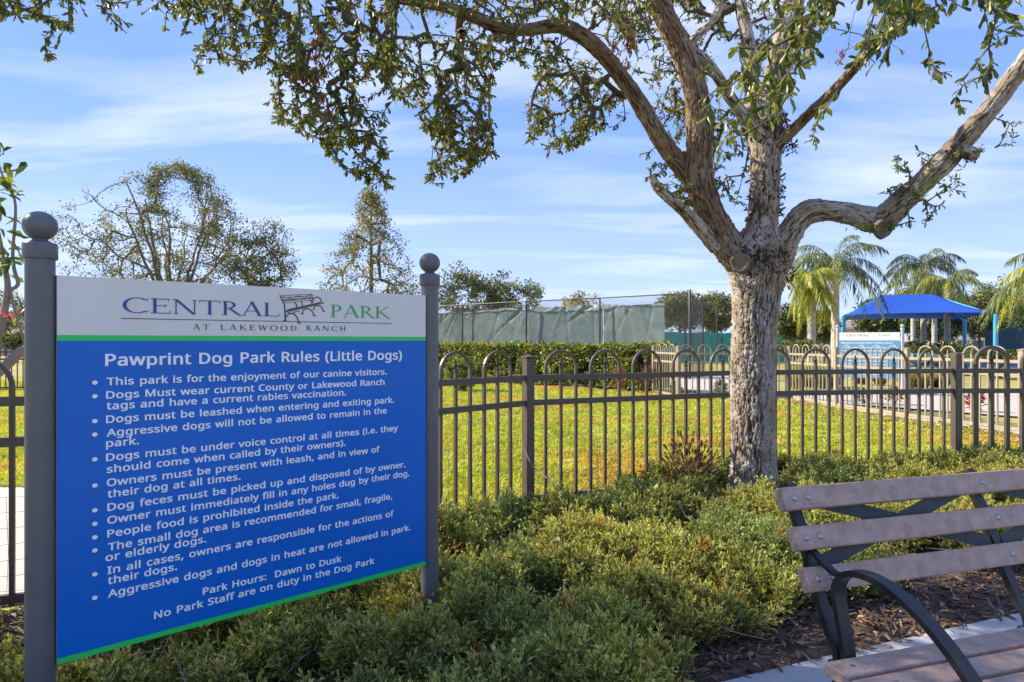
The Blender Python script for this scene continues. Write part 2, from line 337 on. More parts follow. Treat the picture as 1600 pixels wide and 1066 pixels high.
face('green_stripe', ZB + .0005, Z3 - .0003, M['green'])
FY = -.0016
import os
try: FONT = bpy.data.fonts.load(os.path.join(bpy.utils.system_resource('DATAFILES'), 'fonts', 'NotoSansHebrew-Regular.woff2'))
except Exception: FONT = None
def cap_height():
    c = bpy.data.curves.new('t', 'FONT'); c.body = 'H'; c.size = 1
    if FONT: c.font = FONT
    o = bpy.data.objects.new('t', c); COL.objects.link(o); bpy.context.view_layer.update(); h = o.dimensions[1]; bpy.data.objects.remove(o); return h
CAPH = cap_height(); BOLD = CAPH * (.037 if FONT else .012)
def text_mesh(txt, name, mt, u0, u1, z, cap, depth=.0012, bold=1, y=FY):
    c = bpy.data.curves.new('t', 'FONT'); c.body = txt; c.size = 1
    if FONT: c.font = FONT
    c.space_character = 1.04; c.resolution_u = 3; c.space_word = 1.25
    o = bpy.data.objects.new('t', c); COL.objects.link(o)
    dg = bpy.context.evaluated_depsgraph_get(); me = bpy.data.meshes.new_from_object(o.evaluated_get(dg))
    bpy.data.objects.remove(o); bpy.data.curves.remove(c)
    n = len(me.vertices); co = np.empty(n * 3, np.float32); me.vertices.foreach_get('co', co); co = co.reshape(-1, 3)
    x0, x1 = co[:, 0].min(), co[:, 0].max(); sx = (u1 - u0) / (x1 - x0); sz = cap / CAPH
    # front cap plus side walls so the letters stand proud of the board
    F = [tuple(p.vertices) for p in me.polygons]; key = {}; rm = np.arange(n)
    for i_ in range(n): rm[i_] = key.setdefault((round(float(co[i_, 0]), 5), round(float(co[i_, 1]), 5)), i_)
    F = [tuple(int(rm[v]) for v in f) for f in F]; F = list({tuple(sorted(f)): f for f in F if len(set(f)) == len(f)}.values())
    F = [f if sum(co[f[i], 0] * co[f[(i + 1) % len(f)], 1] - co[f[(i + 1) % len(f)], 0] * co[f[i], 1] for i in range(len(f))) > 0 else f[::-1] for f in F]
    es_ = {}
    for f in F:
        for i in range(len(f)): e = (f[i], f[(i + 1) % len(f)]); es_[(min(e), max(e))] = es_.get((min(e), max(e)), []) + [e]
    nr_ = {}
    for k_, ee in es_.items():
        if len(ee) == 1:
            a, b = ee[0]; dx_, dy_ = co[b, 0] - co[a, 0], co[b, 1] - co[a, 1]; l_ = math.hypot(dx_, dy_) + 1e-9
            for v in (a, b): nr_.setdefault(v, []).append((dy_ / l_, -dx_ / l_))
    for v, l_ in nr_.items():
        if len(l_) >= 2:
            (ax, ay), (bx, by) = l_[0], l_[1]; mx_, my_ = ax + bx, ay + by; q_ = max(.35, 1 + ax * bx + ay * by); co[v, 0] += mx_ / q_ * BOLD * bold; co[v, 1] += my_ / q_ * BOLD * bold * .8
    V = np.stack([u0 + (co[:, 0] - x0) * sx, np.full(n, y - depth), z + co[:, 1] * sz], 1)
    V2 = V.copy(); V2[:, 1] = y
    ec = {}
    for f in F:
        for i in range(len(f)):
            e = (f[i], f[(i + 1) % len(f)]); ec[(min(e), max(e))] = ec.get((min(e), max(e)), []) + [e]
    mb = MB(); mb.v = [tuple(v) for v in V] + [tuple(v) for v in V2]; mb.f = [list(f) for f in F]
    for k, es in ec.items():
        if len(es) == 1: a, b = es[0]; mb.f.append([b, a, a + n, b + n])
    mb.sm = [False] * len(mb.f); bpy.data.meshes.remove(me)
    return mb.mesh(name, mt)
def line(txt, xl, yl, xr, cap=.0236, bold=1):
    u0, z = sign_uv(xl, yl); u1, _ = sign_uv(xr, yl)
    return link(bpy.data.objects.new('text_line', text_mesh(txt, 'text_line', M['letter'], u0, u1, z, cap, bold=bold)), panel)
line('Pawprint Dog Park Rules (Little Dogs)', 165, 571.5, 627, .0375, 1)
RULES = [("This park is for the enjoyment of our canine visitors.", 167, 602, 603.5), ("Dogs Must wear current County or Lakewood Ranch", 166, 623, 600),
 ("tags and have a current rabies vaccination.", 166.5, 640, 540), ("Dogs must be leashed when entering and exiting park.", 166, 661, 615),
 ("Aggressive dogs will not be allowed to remain in the", 167, 682, 603.5), ("park.", 166, 698.5, 216.5),
 ("Dogs must be under voice control at all times (i.e. they", 166, 720.5, 621), ("should come when called by their owners).", 167, 739, 539),
 ("Owners must be present with leash, and in view of", 167, 760, 592.5), ("their dog at all times.", 168, 777.6, 375),
 ("Dog feces must be picked up and disposed of by owner.", 168, 798.5, 632.5), ("Owner must immediately fill in any holes dug by their dog.", 168, 818.6, 639),
 ("People food is prohibited inside the park.", 168, 839.8, 528.5), ("The small dog area is recommended for small, fragile,", 169, 860.4, 612),
 ("or elderly dogs.", 165, 877, 321.5), ("In all cases, owners are responsible for the actions of", 168, 897, 614.5), ("their dogs.", 168.5, 913, 276),
 ("Aggressive dogs and dogs in heat are not allowed in park.", 169, 933.6, 640.5), ("Park Hours:  Dawn to Dusk", 317, 929.3, 532.5), ("No Park Staff are on duty in the Dog Park", 241, 966.9, 584)]
for r in RULES: line(*r)
for by in (598, 619.3, 658, 679, 717.8, 758.6, 797.3, 818.4, 839.5, 860, 897.2, 934):
    u, z = sign_uv(148, by); mb = MB(); n = 20
    vs = [(u + .0078 * math.cos(2 * math.pi * k / n), FY - .0012, z + .0068 * math.sin(2 * math.pi * k / n)) for k in range(n)]; vb = [(x, FY, zz) for x, y, zz in vs]
    mb.add(vs + vb, [tuple(range(n))] + [(k, k + n, (k + 1) % n + n, (k + 1) % n) for k in range(n)]); mb.build('bullet', M['letter'], panel)
# serif capitals from strokes, cap height 1
def glyph(ch):
    q = []
    TH, TN, SF = .135, .05, .045
    def dia(x0, y0, x1, y1, wd): q.append([(x0 - wd / 2, y0), (x0 + wd / 2, y0), (x1 + wd / 2, y1), (x1 - wd / 2, y1)])
    def ser(x, y, wd=.30): 
        s = 1 if y < .5 else -1
        q.append([(x - wd / 2, y), (x + wd / 2, y), (x + TH * .55, y + s * SF), (x - TH * .55, y + s * SF)])
    def hb(x0, x1, y, t=TN): q.append([(x0, y - t / 2), (x1, y - t / 2), (x1, y + t / 2), (x0, y + t / 2)])
    def arc(cx, cy, rx, ry, a0, a1, wd=TH, t=TN, k=22):
        po, pi = [], []
        for i in range(k + 1):
            a = R(a0 + (a1 - a0) * i / k); po.append((cx + rx * math.cos(a), cy + ry * math.sin(a))); pi.append((cx + (rx - wd) * math.cos(a), cy + (ry - t) * math.sin(a)))
        for i in range(k): q.append([po[i], po[i + 1], pi[i + 1], pi[i]])
    if ch == 'C': arc(.62, .5, .58, .52, 48, 312, TH * 1.1); dia(1.02, .78, 1.05, .98, .03); dia(1.02, .04, 1.06, .22, .03); wdt = 1.12
    elif ch == 'O': arc(.58, .5, .56, .52, 0, 360, TH * 1.1, k=40); wdt = 1.18
    elif ch == 'D': dia(.2, 0, .2, 1, TH); ser(.16, 0); ser(.16, 1); arc(.3, .5, .68, .5, -90, 90); hb(.18, .32, TN / 2); hb(.18, .32, 1 - TN / 2); wdt = 1.04
    elif ch == 'E': dia(.2, 0, .2, 1, TH); hb(.04, .80, 1 - TN / 2); hb(.04, .86, TN / 2); hb(.2, .66, .52); dia(.78, .84, .79, 1, .03); dia(.83, 0, .87, .19, .03); dia(.65, .42, .66, .62, .03); wdt = .9
    elif ch == 'N': dia(.17, 0, .17, 1, TN); ser(.17, 0, .26); dia(.16, 1, .98, -.02, TH * 1.15); dia(1.0, 0, 1.0, 1, TN); ser(1.0, 1, .26); hb(.0, .2, .98, .04); wdt = 1.16
    elif ch == 'T': dia(.5, 0, .5, 1, TH); ser(.5, 0); hb(.02, .98, 1 - TN / 2); dia(.01, .82, .04, 1, .03); dia(.99, .82, .96, 1, .03); wdt = 1.0
    elif ch == 'P': dia(.2, 0, .2, 1, TH); ser(.16, 0); ser(.16, 1); arc(.32, .73, .38, .27, -90, 90); hb(.18, .34, 1 - TN / 2); hb(.2, .34, .46 + TN / 2); wdt = .76
    elif ch == 'R': dia(.2, 0, .2, 1, TH); ser(.16, 0); ser(.16, 1); arc(.32, .74, .38, .26, -90, 90); hb(.18, .34, 1 - TN / 2); hb(.2, .36, .48 + TN / 2); dia(.40, .50, .90, .01, TH * 1.15); hb(.84, 1.02, .012, .03); wdt = .96
    elif ch == 'A': dia(.10, 0, .52, 1, TN); dia(.50, 1.04, .92, 0, TH * 1.1); hb(.26, .76, .34, .042); ser(.10, 0, .24); ser(.93, 0, .28); wdt = 1.04
    elif ch == 'L': dia(.2, 0, .2, 1, TH); ser(.18, 1); hb(.04, .84, TN / 2); dia(.82, 0, .87, .2, .03); wdt = .86
    elif ch == 'K': dia(.2, 0, .2, 1, TH); ser(.18, 0); ser(.18, 1); dia(.26, .46, .86, 1, TN * 1.3); dia(.36, .56, .98, 0, TH * 1.15); ser(.84, 1, .24); hb(.9, 1.1, .012, .03); wdt = 1.04
    elif ch == 'W': dia(.12, 1, .42, 0, TH); dia(.42, 0, .72, 1, TN); dia(.70, 1, 1.0, 0, TH); dia(1.0, 0, 1.3, 1, TN); ser(.14, 1, .26); ser(1.3, 1, .22); ser(.7, 1, .2); wdt = 1.4
    elif ch == 'H': dia(.2, 0, .2, 1, TH); dia(.9, 0, .9, 1, TH); hb(.2, .9, .5); [ser(a, b) for a in (.2, .9) for b in (0, 1)]; wdt = 1.1
    else: wdt = .5
    return q, wdt
def serif_word(txt, parent, name, mt, u0, u1, z, cap, gap=.06, y=FY):
    x = 0; polys = []
    for ch in txt:
        q, wd = glyph(ch); polys += [[(a + x, b) for a, b in p] for p in q]; x += wd + gap
    x -= gap; s = (u1 - u0) / x; mb = MB(); e = 0
    for p in polys:
        e += 1; ar = sum(p[i][0] * p[(i + 1) % 4][1] - p[(i + 1) % 4][0] * p[i][1] for i in range(4))
        if ar < 0: p = p[::-1]
        yy = y - .0010 - .000006 * (e % 40)
        f = [(u0 + a * s, yy, z + b * cap) for a, b in p]; bk = [(a, y, c) for a, _, c in f]
        mb.add(f + bk, [(0, 1, 2, 3)] + [(k, k + 4, (k + 1) % 4 + 4, (k + 1) % 4) for k in range(4)])
    return mb.build(name, mt, parent)
u0, z = sign_uv(190, 488.4); serif_word('CENTRAL', panel, 'header_word', M['ink_blue'], u0, sign_uv(436, 490)[0], z, .051, .04)
u0, z = sign_uv(515.5, 495.6); serif_word('PARK', panel, 'header_word', M['ink_green'], u0, sign_uv(609, 497)[0], z, .051, .02)
for wd, a, b in (('AT', 301.5, 327), ('LAKEWOOD', 344, 463.5), ('RANCH', 478, 540)):
    u0, z = sign_uv(a, 515.2 + (a - 301) * .0075); serif_word(wd, panel, 'header_word', M['ink_black'], u0, sign_uv(b, 515)[0], z, .0195, .42)
def ink(pts, wpx, name, mt, mb=None, lift=0):
    """thin printed stroke on the board, pts in picture pixels mapped on the board plane"""
    uv = [sign_uv(*p) for p in pts]; wd = wpx * .0024
    mb = mb or MB()
    for i in range(len(uv) - 1):
        a, b = Vector(uv[i]), Vector(uv[i + 1]); d = (b - a)
        if d.length < 1e-6: continue
        d.normalize(); nn = Vector((-d.y, d.x)) * wd / 2; a2 = a - d * wd * .25; b2 = b + d * wd * .25
        ink.k += 1; yy = FY - .0009 - .000005 * (ink.k % 60)
        vs = [a2 - nn, b2 - nn, b2 + nn, a2 + nn]
        mb.add([(v.x, yy, v.y) for v in vs] + [(v.x, FY, v.y) for v in vs], [(0, 1, 2, 3)] + [(k, k + 4, (k + 1) % 4 + 4, (k + 1) % 4) for k in range(4)])
    return mb
ink.k = 0
ink([(189.5, 497.6), (611, 505.6)], .95, 'rule', None).build('header_rule', M['ink_black'], panel)
def z8(l): return [(420 + x / 8, 450 + y / 8) for x, y in l]
bm_ = MB()
for pl, wpx in (([(130, 97), (535, 78)], .7), ([(150, 120), (545, 102)], .6), ([(135, 97), (155, 125)], 1.2), ([(535, 78), (548, 102)], .9), ([(160, 145), (550, 118)], .8), ([(175, 172), (555, 128)], .7), ([(150, 125), (178, 190)], 1.4),
    ([(160, 110), (260, 122), (370, 100), (440, 108), (540, 84)], .8), ([(170, 160), (280, 145), (390, 150), (470, 124), (550, 122)], .9), ([(178, 190), (560, 150)], .5),
    ([(192, 190), (200, 290), (205, 400)], 1.9), ([(180, 408), (222, 408)], 1.3), ([(215, 290), (640, 185)], 2.2), ([(235, 270), (650, 180)], .8), ([(255, 298), (680, 192)], .9),
    ([(205, 385), (220, 345), (255, 322), (290, 318), (325, 335), (350, 370), (372, 425)], 1.7), ([(360, 435), (398, 442)], 1.6), ([(225, 295), (260, 318), (310, 318), (335, 295)], 1.2), ([(320, 180), (345, 215), (350, 250)], 1.6), ([(405, 165), (418, 220)], 1.5),
    ([(415, 315), (430, 275), (470, 258), (515, 268), (545, 300), (560, 338)], 1.5), ([(402, 322), (432, 322)], 1.2), ([(552, 345), (585, 347)], 1.4), ([(505, 148), (530, 165), (535, 195)], 1.4), ([(350, 292), (375, 298)], 1.5),
    ([(548, 180), (552, 140), (580, 118), (615, 116), (645, 138), (658, 180)], 1.5), ([(558, 265), (570, 235), (600, 218), (640, 226), (665, 255), (682, 288)], 1.4), ([(672, 292), (698, 294)], 1.3), ([(665, 190), (685, 190)], 1.5), ([(548, 268), (572, 270)], 1.1)):
    ink(z8(pl), wpx, '', None, bm_)
bm_.build('bench_emblem', M['ink_black'], panel)
for u in (-.040, SW + .042):
    po = MB().lathe([(.0405, -.05), (.0405, 1.600)], (u, .028, 0), 32).build('post', M['post'], sign)
    cap = [(.0465, 1.596), (.0475, 1.598), (.0475, 1.640), (.0455, 1.646), (.030, 1.650), (.021, 1.656), (.021, 1.660)]
    MB().lathe(cap, (u, .028, 0), 32).build('collar', M['post'], po)
    MB().lathe([(max(.004, .048 * math.sin(math.pi * k / 20)), 1.700 - .046 * math.cos(math.pi * k / 20)) for k in range(1, 21)], (u, .028, 0), 32).build('ball_finial', M['post'], po)
    mb = MB()
    for zz in (.55, 1.3): MB().box((u + (.035 if u < 0 else -.035), .03, zz), .04, .012, .05).build('bracket', M['post'], sign)

# ------------------------------------------------------------------ arch-top fences
def fence_kit(pw, tag_):
    ft = M['fence'] if tag_ == 'dark' else M['fence_sunlit']
    k = {}
    k['leg'] = MB().box((0, 0, .58), pw, pw, 1.08).mesh('picket', ft)      # arch leg, up to z 1.12
    k['mid'] = MB().box((0, 0, .575), pw, pw, 1.07).mesh('picket', ft)
    mb = MB(); mb.box((0, 0, 1.118), pw * 1.25, pw * 1.25, .012); mb.box((0, 0, 1.132), pw * .85, pw * .85, .016)
    prof = [(pw * .42, 1.14), (pw * .8, 1.152), (pw * .62, 1.168), (.003, 1.208)]
    mb.lathe(prof, n=4); k['fin'] = mb.mesh('finial', M['finial'] if tag_ == 'dark' else ft)
    return k
def arch_mesh(r, pw, ft):
    pts = [(r * math.cos(math.pi * i / 18), 0, 1.118 + r * math.sin(math.pi * i / 18)) for i in range(19)]
    return MB().strip(pts, (0, 1, 0), pw * .92, pw * .92).mesh('arch', ft)
def run_fence(name, pts, label, kit, ft, pw, mesh=True, posts=None, n=15, sp=.14, cat='fence', postw=.075, groups=None, raildz=0):
    root = empty(name, (pts[0][0], pts[0][1], 0), 0, label, cat, groups); o0 = Vector((pts[0][0], pts[0][1], 0))
    am = arch_mesh(sp, pw, ft); fs = {}
    for i in range(len(pts) - 1):
        a, b = Vector(pts[i]), Vector(pts[i + 1]); d = b - a; Ln = d.length; d.normalize(); ang = math.atan2(d.y, d.x)
        nn = max(3, int(round((Ln - .16) / sp / 3)) * 3) if n is None else n
        off = (Ln - (nn - 1) * sp) / 2
        def put(me, nm, s, par=root, loc=None):
            o = bpy.data.objects.new(nm, me); link(o, par)
            if par is root: o.location = Vector((a.x + d.x * s, a.y + d.y * s, 0)) - o0; o.rotation_euler = (0, 0, ang)
            return o
        for zc, nm in ((1.044, 'rail'), (.845, 'rail'), (.075, 'rail')):
            put(MB().box((0, 0, zc), Ln - postw - .004, pw * 1.25, .046).mesh('rail', ft), nm, Ln / 2)
        for j in range(nn):
            s = off + j * sp
            if j % 3 == 1:
                o = put(kit['mid'], 'picket', s); put(kit['fin'], 'finial', s, o)
                put(am, 'arch', s)
            else: put(kit['leg'], 'picket', s)
        if mesh:
            mb = MB(); nx = int((Ln - .1) / .075)
            for j in range(nx + 1):
                x = -Ln / 2 + .05 + j * .075 + .006 * math.sin(j * 2.3); jj = .01 * math.sin(j * 1.7)
                mb.tube([(x, .021, .03), (x + jj, .024, .3), (x, .021, .57)], .0011, 3, False)
            for j in range(8): 
                z_ = .03 + j * .077
                mb.tube([(-Ln / 2 + .05 + q * (Ln - .1) / 8, .0235, z_ + .005 * math.sin(q * 1.9 + j)) for q in range(9)], .0011, 3, False)
            tag(put(mb.mesh('wire_mesh', M['wire']), 'wire_mesh', Ln / 2), kind='stuff')
    pm = MB(); pm.box((0, 0, .60), postw, postw, 1.20, bev=.004); pm.box((0, 0, 1.212), postw + .012, postw + .012, .014); pm.lathe([(.05, 1.219), (.004, 1.232)], n=4)
    pm = pm.mesh('fence_post', ft)
    for i, p in enumerate(pts):
        if posts is not None and i not in posts: continue
        q = Vector(pts[min(i + 1, len(pts) - 1)]) - Vector(pts[max(i - 1, 0)])
        o = link(bpy.data.objects.new('fence_post', pm), root); o.location = Vector((p[0], p[1], 0)) - o0; o.rotation_euler = (0, 0, math.atan2(q.y, q.x))
    return root
kd, kl = fence_kit(.0225, 'dark'), fence_kit(.022, 'light')
NP = [(-3.635, 2.787), (-1.53, 3.64), (.13, 5.33), (2.21, 6.24), (4.42, 6.62)]
run_fence('arch_fence', NP, 'near dark bronze metal fence with hooped tops and spear finials behind sign and oak', kd, M['fence'], .0225)
# gate: heavier, wider spaced
kg = fence_kit(.036, 'dark')
gd = Vector((1, .02)).normalized()
g0 = Vector(NP[-1]); g1 = g0 + gd * 1.18
gate = run_fence('metal_gate', [tuple(g0), tuple(g1)], 'dark metal gate with hooped top at the far right of the near fence', kg, M['fence'], .036, mesh=True, posts=[1], n=6, sp=.158, cat='gate')
F2 = [(3.62, 17.0), (3.86, 15.5), (5.1, 15.45), (6.36, 15.3), (6.5, 13.35), (6.80, 11.45), (7.28, 9.5), (7.9, 7.7)]
run_fence('arch_fence', F2, 'sunlit metal fence with hooped tops running along the walkway beyond the lawn', kl, M['fence_sunlit'], .022, mesh=False, n=None, sp=.14)
F3 = [(-16.2, 17.6), (-14.0, 18.0), (-11.8, 18.4)]
run_fence('arch_fence', F3, 'dark hooped fence across the lawn at the far left, seen left of the sign post', kd, M['fence'], .025, mesh=False)
# mow strip under sunlit fence
mb = MB()
mb.strip([(x, y, .02) for x, y in F2[2:]], (1, .15, 0), .22, .05)
tag(mb.build('mow_strip', M['conc2']), 'low concrete strip under the sunlit fence', 'kerb', kind='structure')

# ------------------------------------------------------------------ bench
BU = Vector((.954, .30, 0)).normalized(); BN = Vector((BU.y, -BU.x, 0)); BO = Vector((.86, 1.90, 0))
bench = empty('park_bench', BO, math.atan2(BU.y, BU.x), 'mauve slatted park bench with black hoop iron arm on concrete pad', 'bench')
BLEN = 1.70        # local: x along bench, -y toward the sitter
def bl(s, z, t=0): return Vector((t, -s, z))
tilt = math.atan2(.05, .108)
backs = [(-.046, .631, 0.022), (-.094, .739, 0.022), (-.146, .847, .020)]
slm = MB().box((BLEN / 2, 0, 0), BLEN, .036, .070, bev=.003).mesh('back_slat', M['slat'])
sem = MB().box((BLEN / 2, 0, 0), BLEN, .083, .036, bev=.003).mesh('seat_slat', M['slat'])
boltm = MB().lathe([(.0105, 0), (.0095, .0035), (.005, .006), (.001, .0068)], n=14).mesh('bolt', M['steel'])
frames_t = (.085, .845, 1.60)
for s, z, t0 in backs:
    o = link(bpy.data.objects.new('back_slat', slm), bench); o.location = bl(s - .018, z, t0); o.rotation_euler = (-tilt, 0, 0)
    for ft in frames_t:
        for dxx in ((-.024, .026) if ft < .2 else (0,)):
            b = link(bpy.data.objects.new('bolt', boltm), o); b.location = (ft + dxx - t0, -.018, .0); b.rotation_euler = (R(90), 0, 0)
for k in range(5):
    o = link(bpy.data.objects.new('seat_slat', sem), bench); zc = .434 - .004 * k + (.002 * k * k if k > 2 else 0)
    o.location = bl(.057 + .0415 + k * .095, zc, -.015)
    for ft in frames_t:
        for dxx in ((-.024, .026) if ft < .2 else (0,)):
            b = link(bpy.data.objects.new('bolt', boltm), o); b.location = (ft + dxx, 0, .0165); b.scale = (1, 1, .35)
def spline(pts, n=8):
    pts = [Vector(p) for p in pts]; o = []
    for i in range(len(pts) - 1):
        p0, p1, p2, p3 = pts[max(i - 1, 0)], pts[i], pts[i + 1], pts[min(i + 2, len(pts) - 1)]
        for k in range(n):
            t = k / n; o.append(.5 * ((2 * p1) + (-p0 + p2) * t + (2 * p0 - 5 * p1 + 4 * p2 - p3) * t * t + (-p0 + 3 * p1 - 3 * p2 + p3) * t ** 3))
    o.append(pts[-1]); return o
for ft in frames_t:
    fr_ = empty('frame_anchor', (0, 0, 0)); bpy.data.objects.remove(fr_)
    up = MB()
    up.strip(spline([bl(-.184, .880, ft), bl(-.196, .874, ft), bl(-.196, .86, ft), bl(-.184, .825, ft), bl(-.135, .735, ft), bl(-.09, .62, ft), bl(-.03, .50, ft), bl(.01, .43, ft), bl(.0, .30, ft), bl(-.05, .12, ft), bl(-.10, .03, ft), bl(-.13, .014, ft)]), (1, 0, 0), .034, .022)
    f = up.build('end_frame', M['iron'], bench)
    MB().strip(spline([bl(-.02, .40, ft), bl(.15, .395, ft), bl(.35, .392, ft), bl(.52, .41, ft)]), (1, 0, 0), .032, .026).build('seat_support', M['iron'], f)
    MB().strip(spline([bl(.52, .40, ft), bl(.53, .30, ft), bl(.50, .16, ft), bl(.53, .05, ft), bl(.57, .014, ft)]), (1, 0, 0), .034, .022).build('front_leg', M['iron'], f)
    MB().strip(spline([bl(.0, .30, ft), bl(.10, .35, ft), bl(.26, .365, ft), bl(.42, .35, ft), bl(.51, .27, ft)]), (1, 0, 0), .028, .016).build('under_hoop', M['iron'], f)
    if ft < .2 or ft > 1.5:
        arm = [bl(.045, .42, ft), bl(.03, .50, ft), bl(.005, .60, ft), bl(.012, .650, ft), bl(.05, .684, ft), bl(.11, .697, ft), bl(.18, .690, ft), bl(.26, .660, ft), bl(.33, .618, ft), bl(.40, .560, ft), bl(.46, .49, ft), bl(.50, .41, ft)]
        MB().strip(spline(arm), (1, 0, 0), .040, .017).build('arm_hoop', M['iron'], f)
        MB().strip(spline([bl(-.12, .72, ft), bl(-.07, .69, ft), bl(-.01, .665, ft), bl(.03, .672, ft)]), (1, 0, 0), .022, .012).build('arm_brace', M['iron'], f)
for (ta, tb) in ((frames_t[0], frames_t[1]), (frames_t[1], frames_t[2])):
    for za, zb, e in ((.66, .85, 0), (.85, .66, .006)):
        a = bl(-.175 - e if za > .7 else -.095 - e, za, ta + .02); b = bl(-.175 - e if zb > .7 else -.095 - e, zb, tb - .02)
        MB().strip([a, a.lerp(b, .5), b], (0, .42, 1), .048, .005).build('cross_brace', M['iron'], bench)

# ------------------------------------------------------------------ leaves & twigs
def leaf_V(pos, dr, nr, ln, wd, curl=.06):
    """8-vertex folded leaf per row"""
    n = len(pos); dr = dr / np.linalg.norm(dr, axis=1)[:, None]; sd = np.cross(dr, nr); sd /= np.linalg.norm(sd, axis=1)[:, None] + 1e-9; nr = np.cross(sd, dr)
    T = [(0, 0, 0), (.33, 0, -.03), (.68, 0, -.02), (1, 0, -.1), (.32, .34, .05), (.78, .46, .03), (.32, -.34, .05), (.78, -.46, .03)]
    V = np.empty((n, 8, 3))
    for k, (t, s, c) in enumerate(T):
        V[:, k] = pos + dr * (ln * t)[:, None] + sd * (wd * s)[:, None] + nr * (ln * c * (1 + curl))[:, None]
    b = np.arange(n)[:, None] * 8
    tri = np.concatenate([b + f for f in ([0, 1, 4], [2, 3, 5], [0, 6, 1], [2, 7, 3])]); quad = np.concatenate([b + f for f in ([1, 2, 5, 4], [6, 7, 2, 1])])
    return V.reshape(-1, 3), [tri, quad]
def card_V(pos, dr, nr, ln, wd):
    n = len(pos); dr = dr / np.linalg.norm(dr, axis=1)[:, None]; sd = np.cross(dr, nr); sd /= np.linalg.norm(sd, axis=1)[:, None] + 1e-9
    V = np.stack([pos, pos + dr * (ln * .5)[:, None] + sd * (wd * .5)[:, None], pos + dr * ln[:, None], pos + dr * (ln * .5)[:, None] - sd * (wd * .5)[:, None]], 1)
    b = np.arange(n)[:, None] * 4
    return V.reshape(-1, 3), [b + [0, 1, 2, 3]]
def rdir(n, r=None):
    v = (r or rng).normal(size=(n, 3)); return v / np.linalg.norm(v, axis=1)[:, None]
def mixcol(n, cols, wts, jit=.2):
    c = np.array(cols)[rng.choice(len(cols), n, p=np.array(wts) / sum(wts))]; return c * (1 + rng.uniform(-jit, jit, (n, 1)))
def frusta(A, B, ra, rb, n=5):
    m = len(A); d = B - A; d /= np.linalg.norm(d, axis=1)[:, None] + 1e-9
    ref = np.where(np.abs(d[:, 2:3]) < .9, [[0, 0, 1.]], [[1., 0, 0]]); x = np.cross(d, ref); x /= np.linalg.norm(x, axis=1)[:, None]; y = np.cross(d, x)
    V = np.empty((m, 2 * n, 3))
    for k in range(n):
        an = 2 * math.pi * k / n; o = x * math.cos(an) + y * math.sin(an); V[:, k] = A + o * ra[:, None]; V[:, n + k] = B + o * rb[:, None]
    b = np.arange(m)[:, None] * 2 * n
    return V.reshape(-1, 3), [np.concatenate([b + [k, (k + 1) % n, n + (k + 1) % n, n + k] for k in range(n)])]
def grow(base, baser, att, step=.15, jit=.18, rtip=.003, expo=.45, sag=0):
    """join every attractor to the nearest point of the skeleton; returns nodes, parents, radii, tip ids"""
    nb = len(base); cap = nb + len(att) * 12 + 10; X = np.empty((cap, 3)); X[:nb] = base; par = np.full(cap, -1); n = nb
    D0 = np.array([np.min(np.linalg.norm(X[:nb] - p, axis=1)) for p in att]); tips = []
    for ai in np.argsort(D0):
        p = att[ai]; d = np.linalg.norm(X[:n] - p, axis=1); q = int(np.argmin(d)); k = min(10, max(1, int(d[q] / step)))
        a = X[q].copy(); prev = q; side = rdir(1)[0] * d[q] * jit
        for j in range(1, k + 1):
            t = j / k; X[n] = a + (p - a) * t + side * math.sin(math.pi * t) + (rdir(1)[0] * d[q] * .03 if j < k else 0) - np.array([0, 0, sag * math.sin(math.pi * t) * d[q] * -1])
            par[n] = prev; prev = n; n += 1
        tips.append(prev)
    X = X[:n]; par = par[:n]; cnt = np.zeros(n)
    cnt[tips] = 1
    for i in range(n - 1, nb - 1, -1): cnt[par[i]] += cnt[i]
    r = rtip * np.maximum(cnt, 1) ** expo; return X, par, r, np.array(tips), nb
def skel_mesh(name, X, par, r, nb, mt, n=5):
    i = np.arange(nb, len(X)); p = par[i]; ra = np.minimum(r[p], r[i] * 1.6); V, F = frusta(X[p], X[i], ra, r[i], n); return np_mesh(name, V, F, mt, smooth=True)

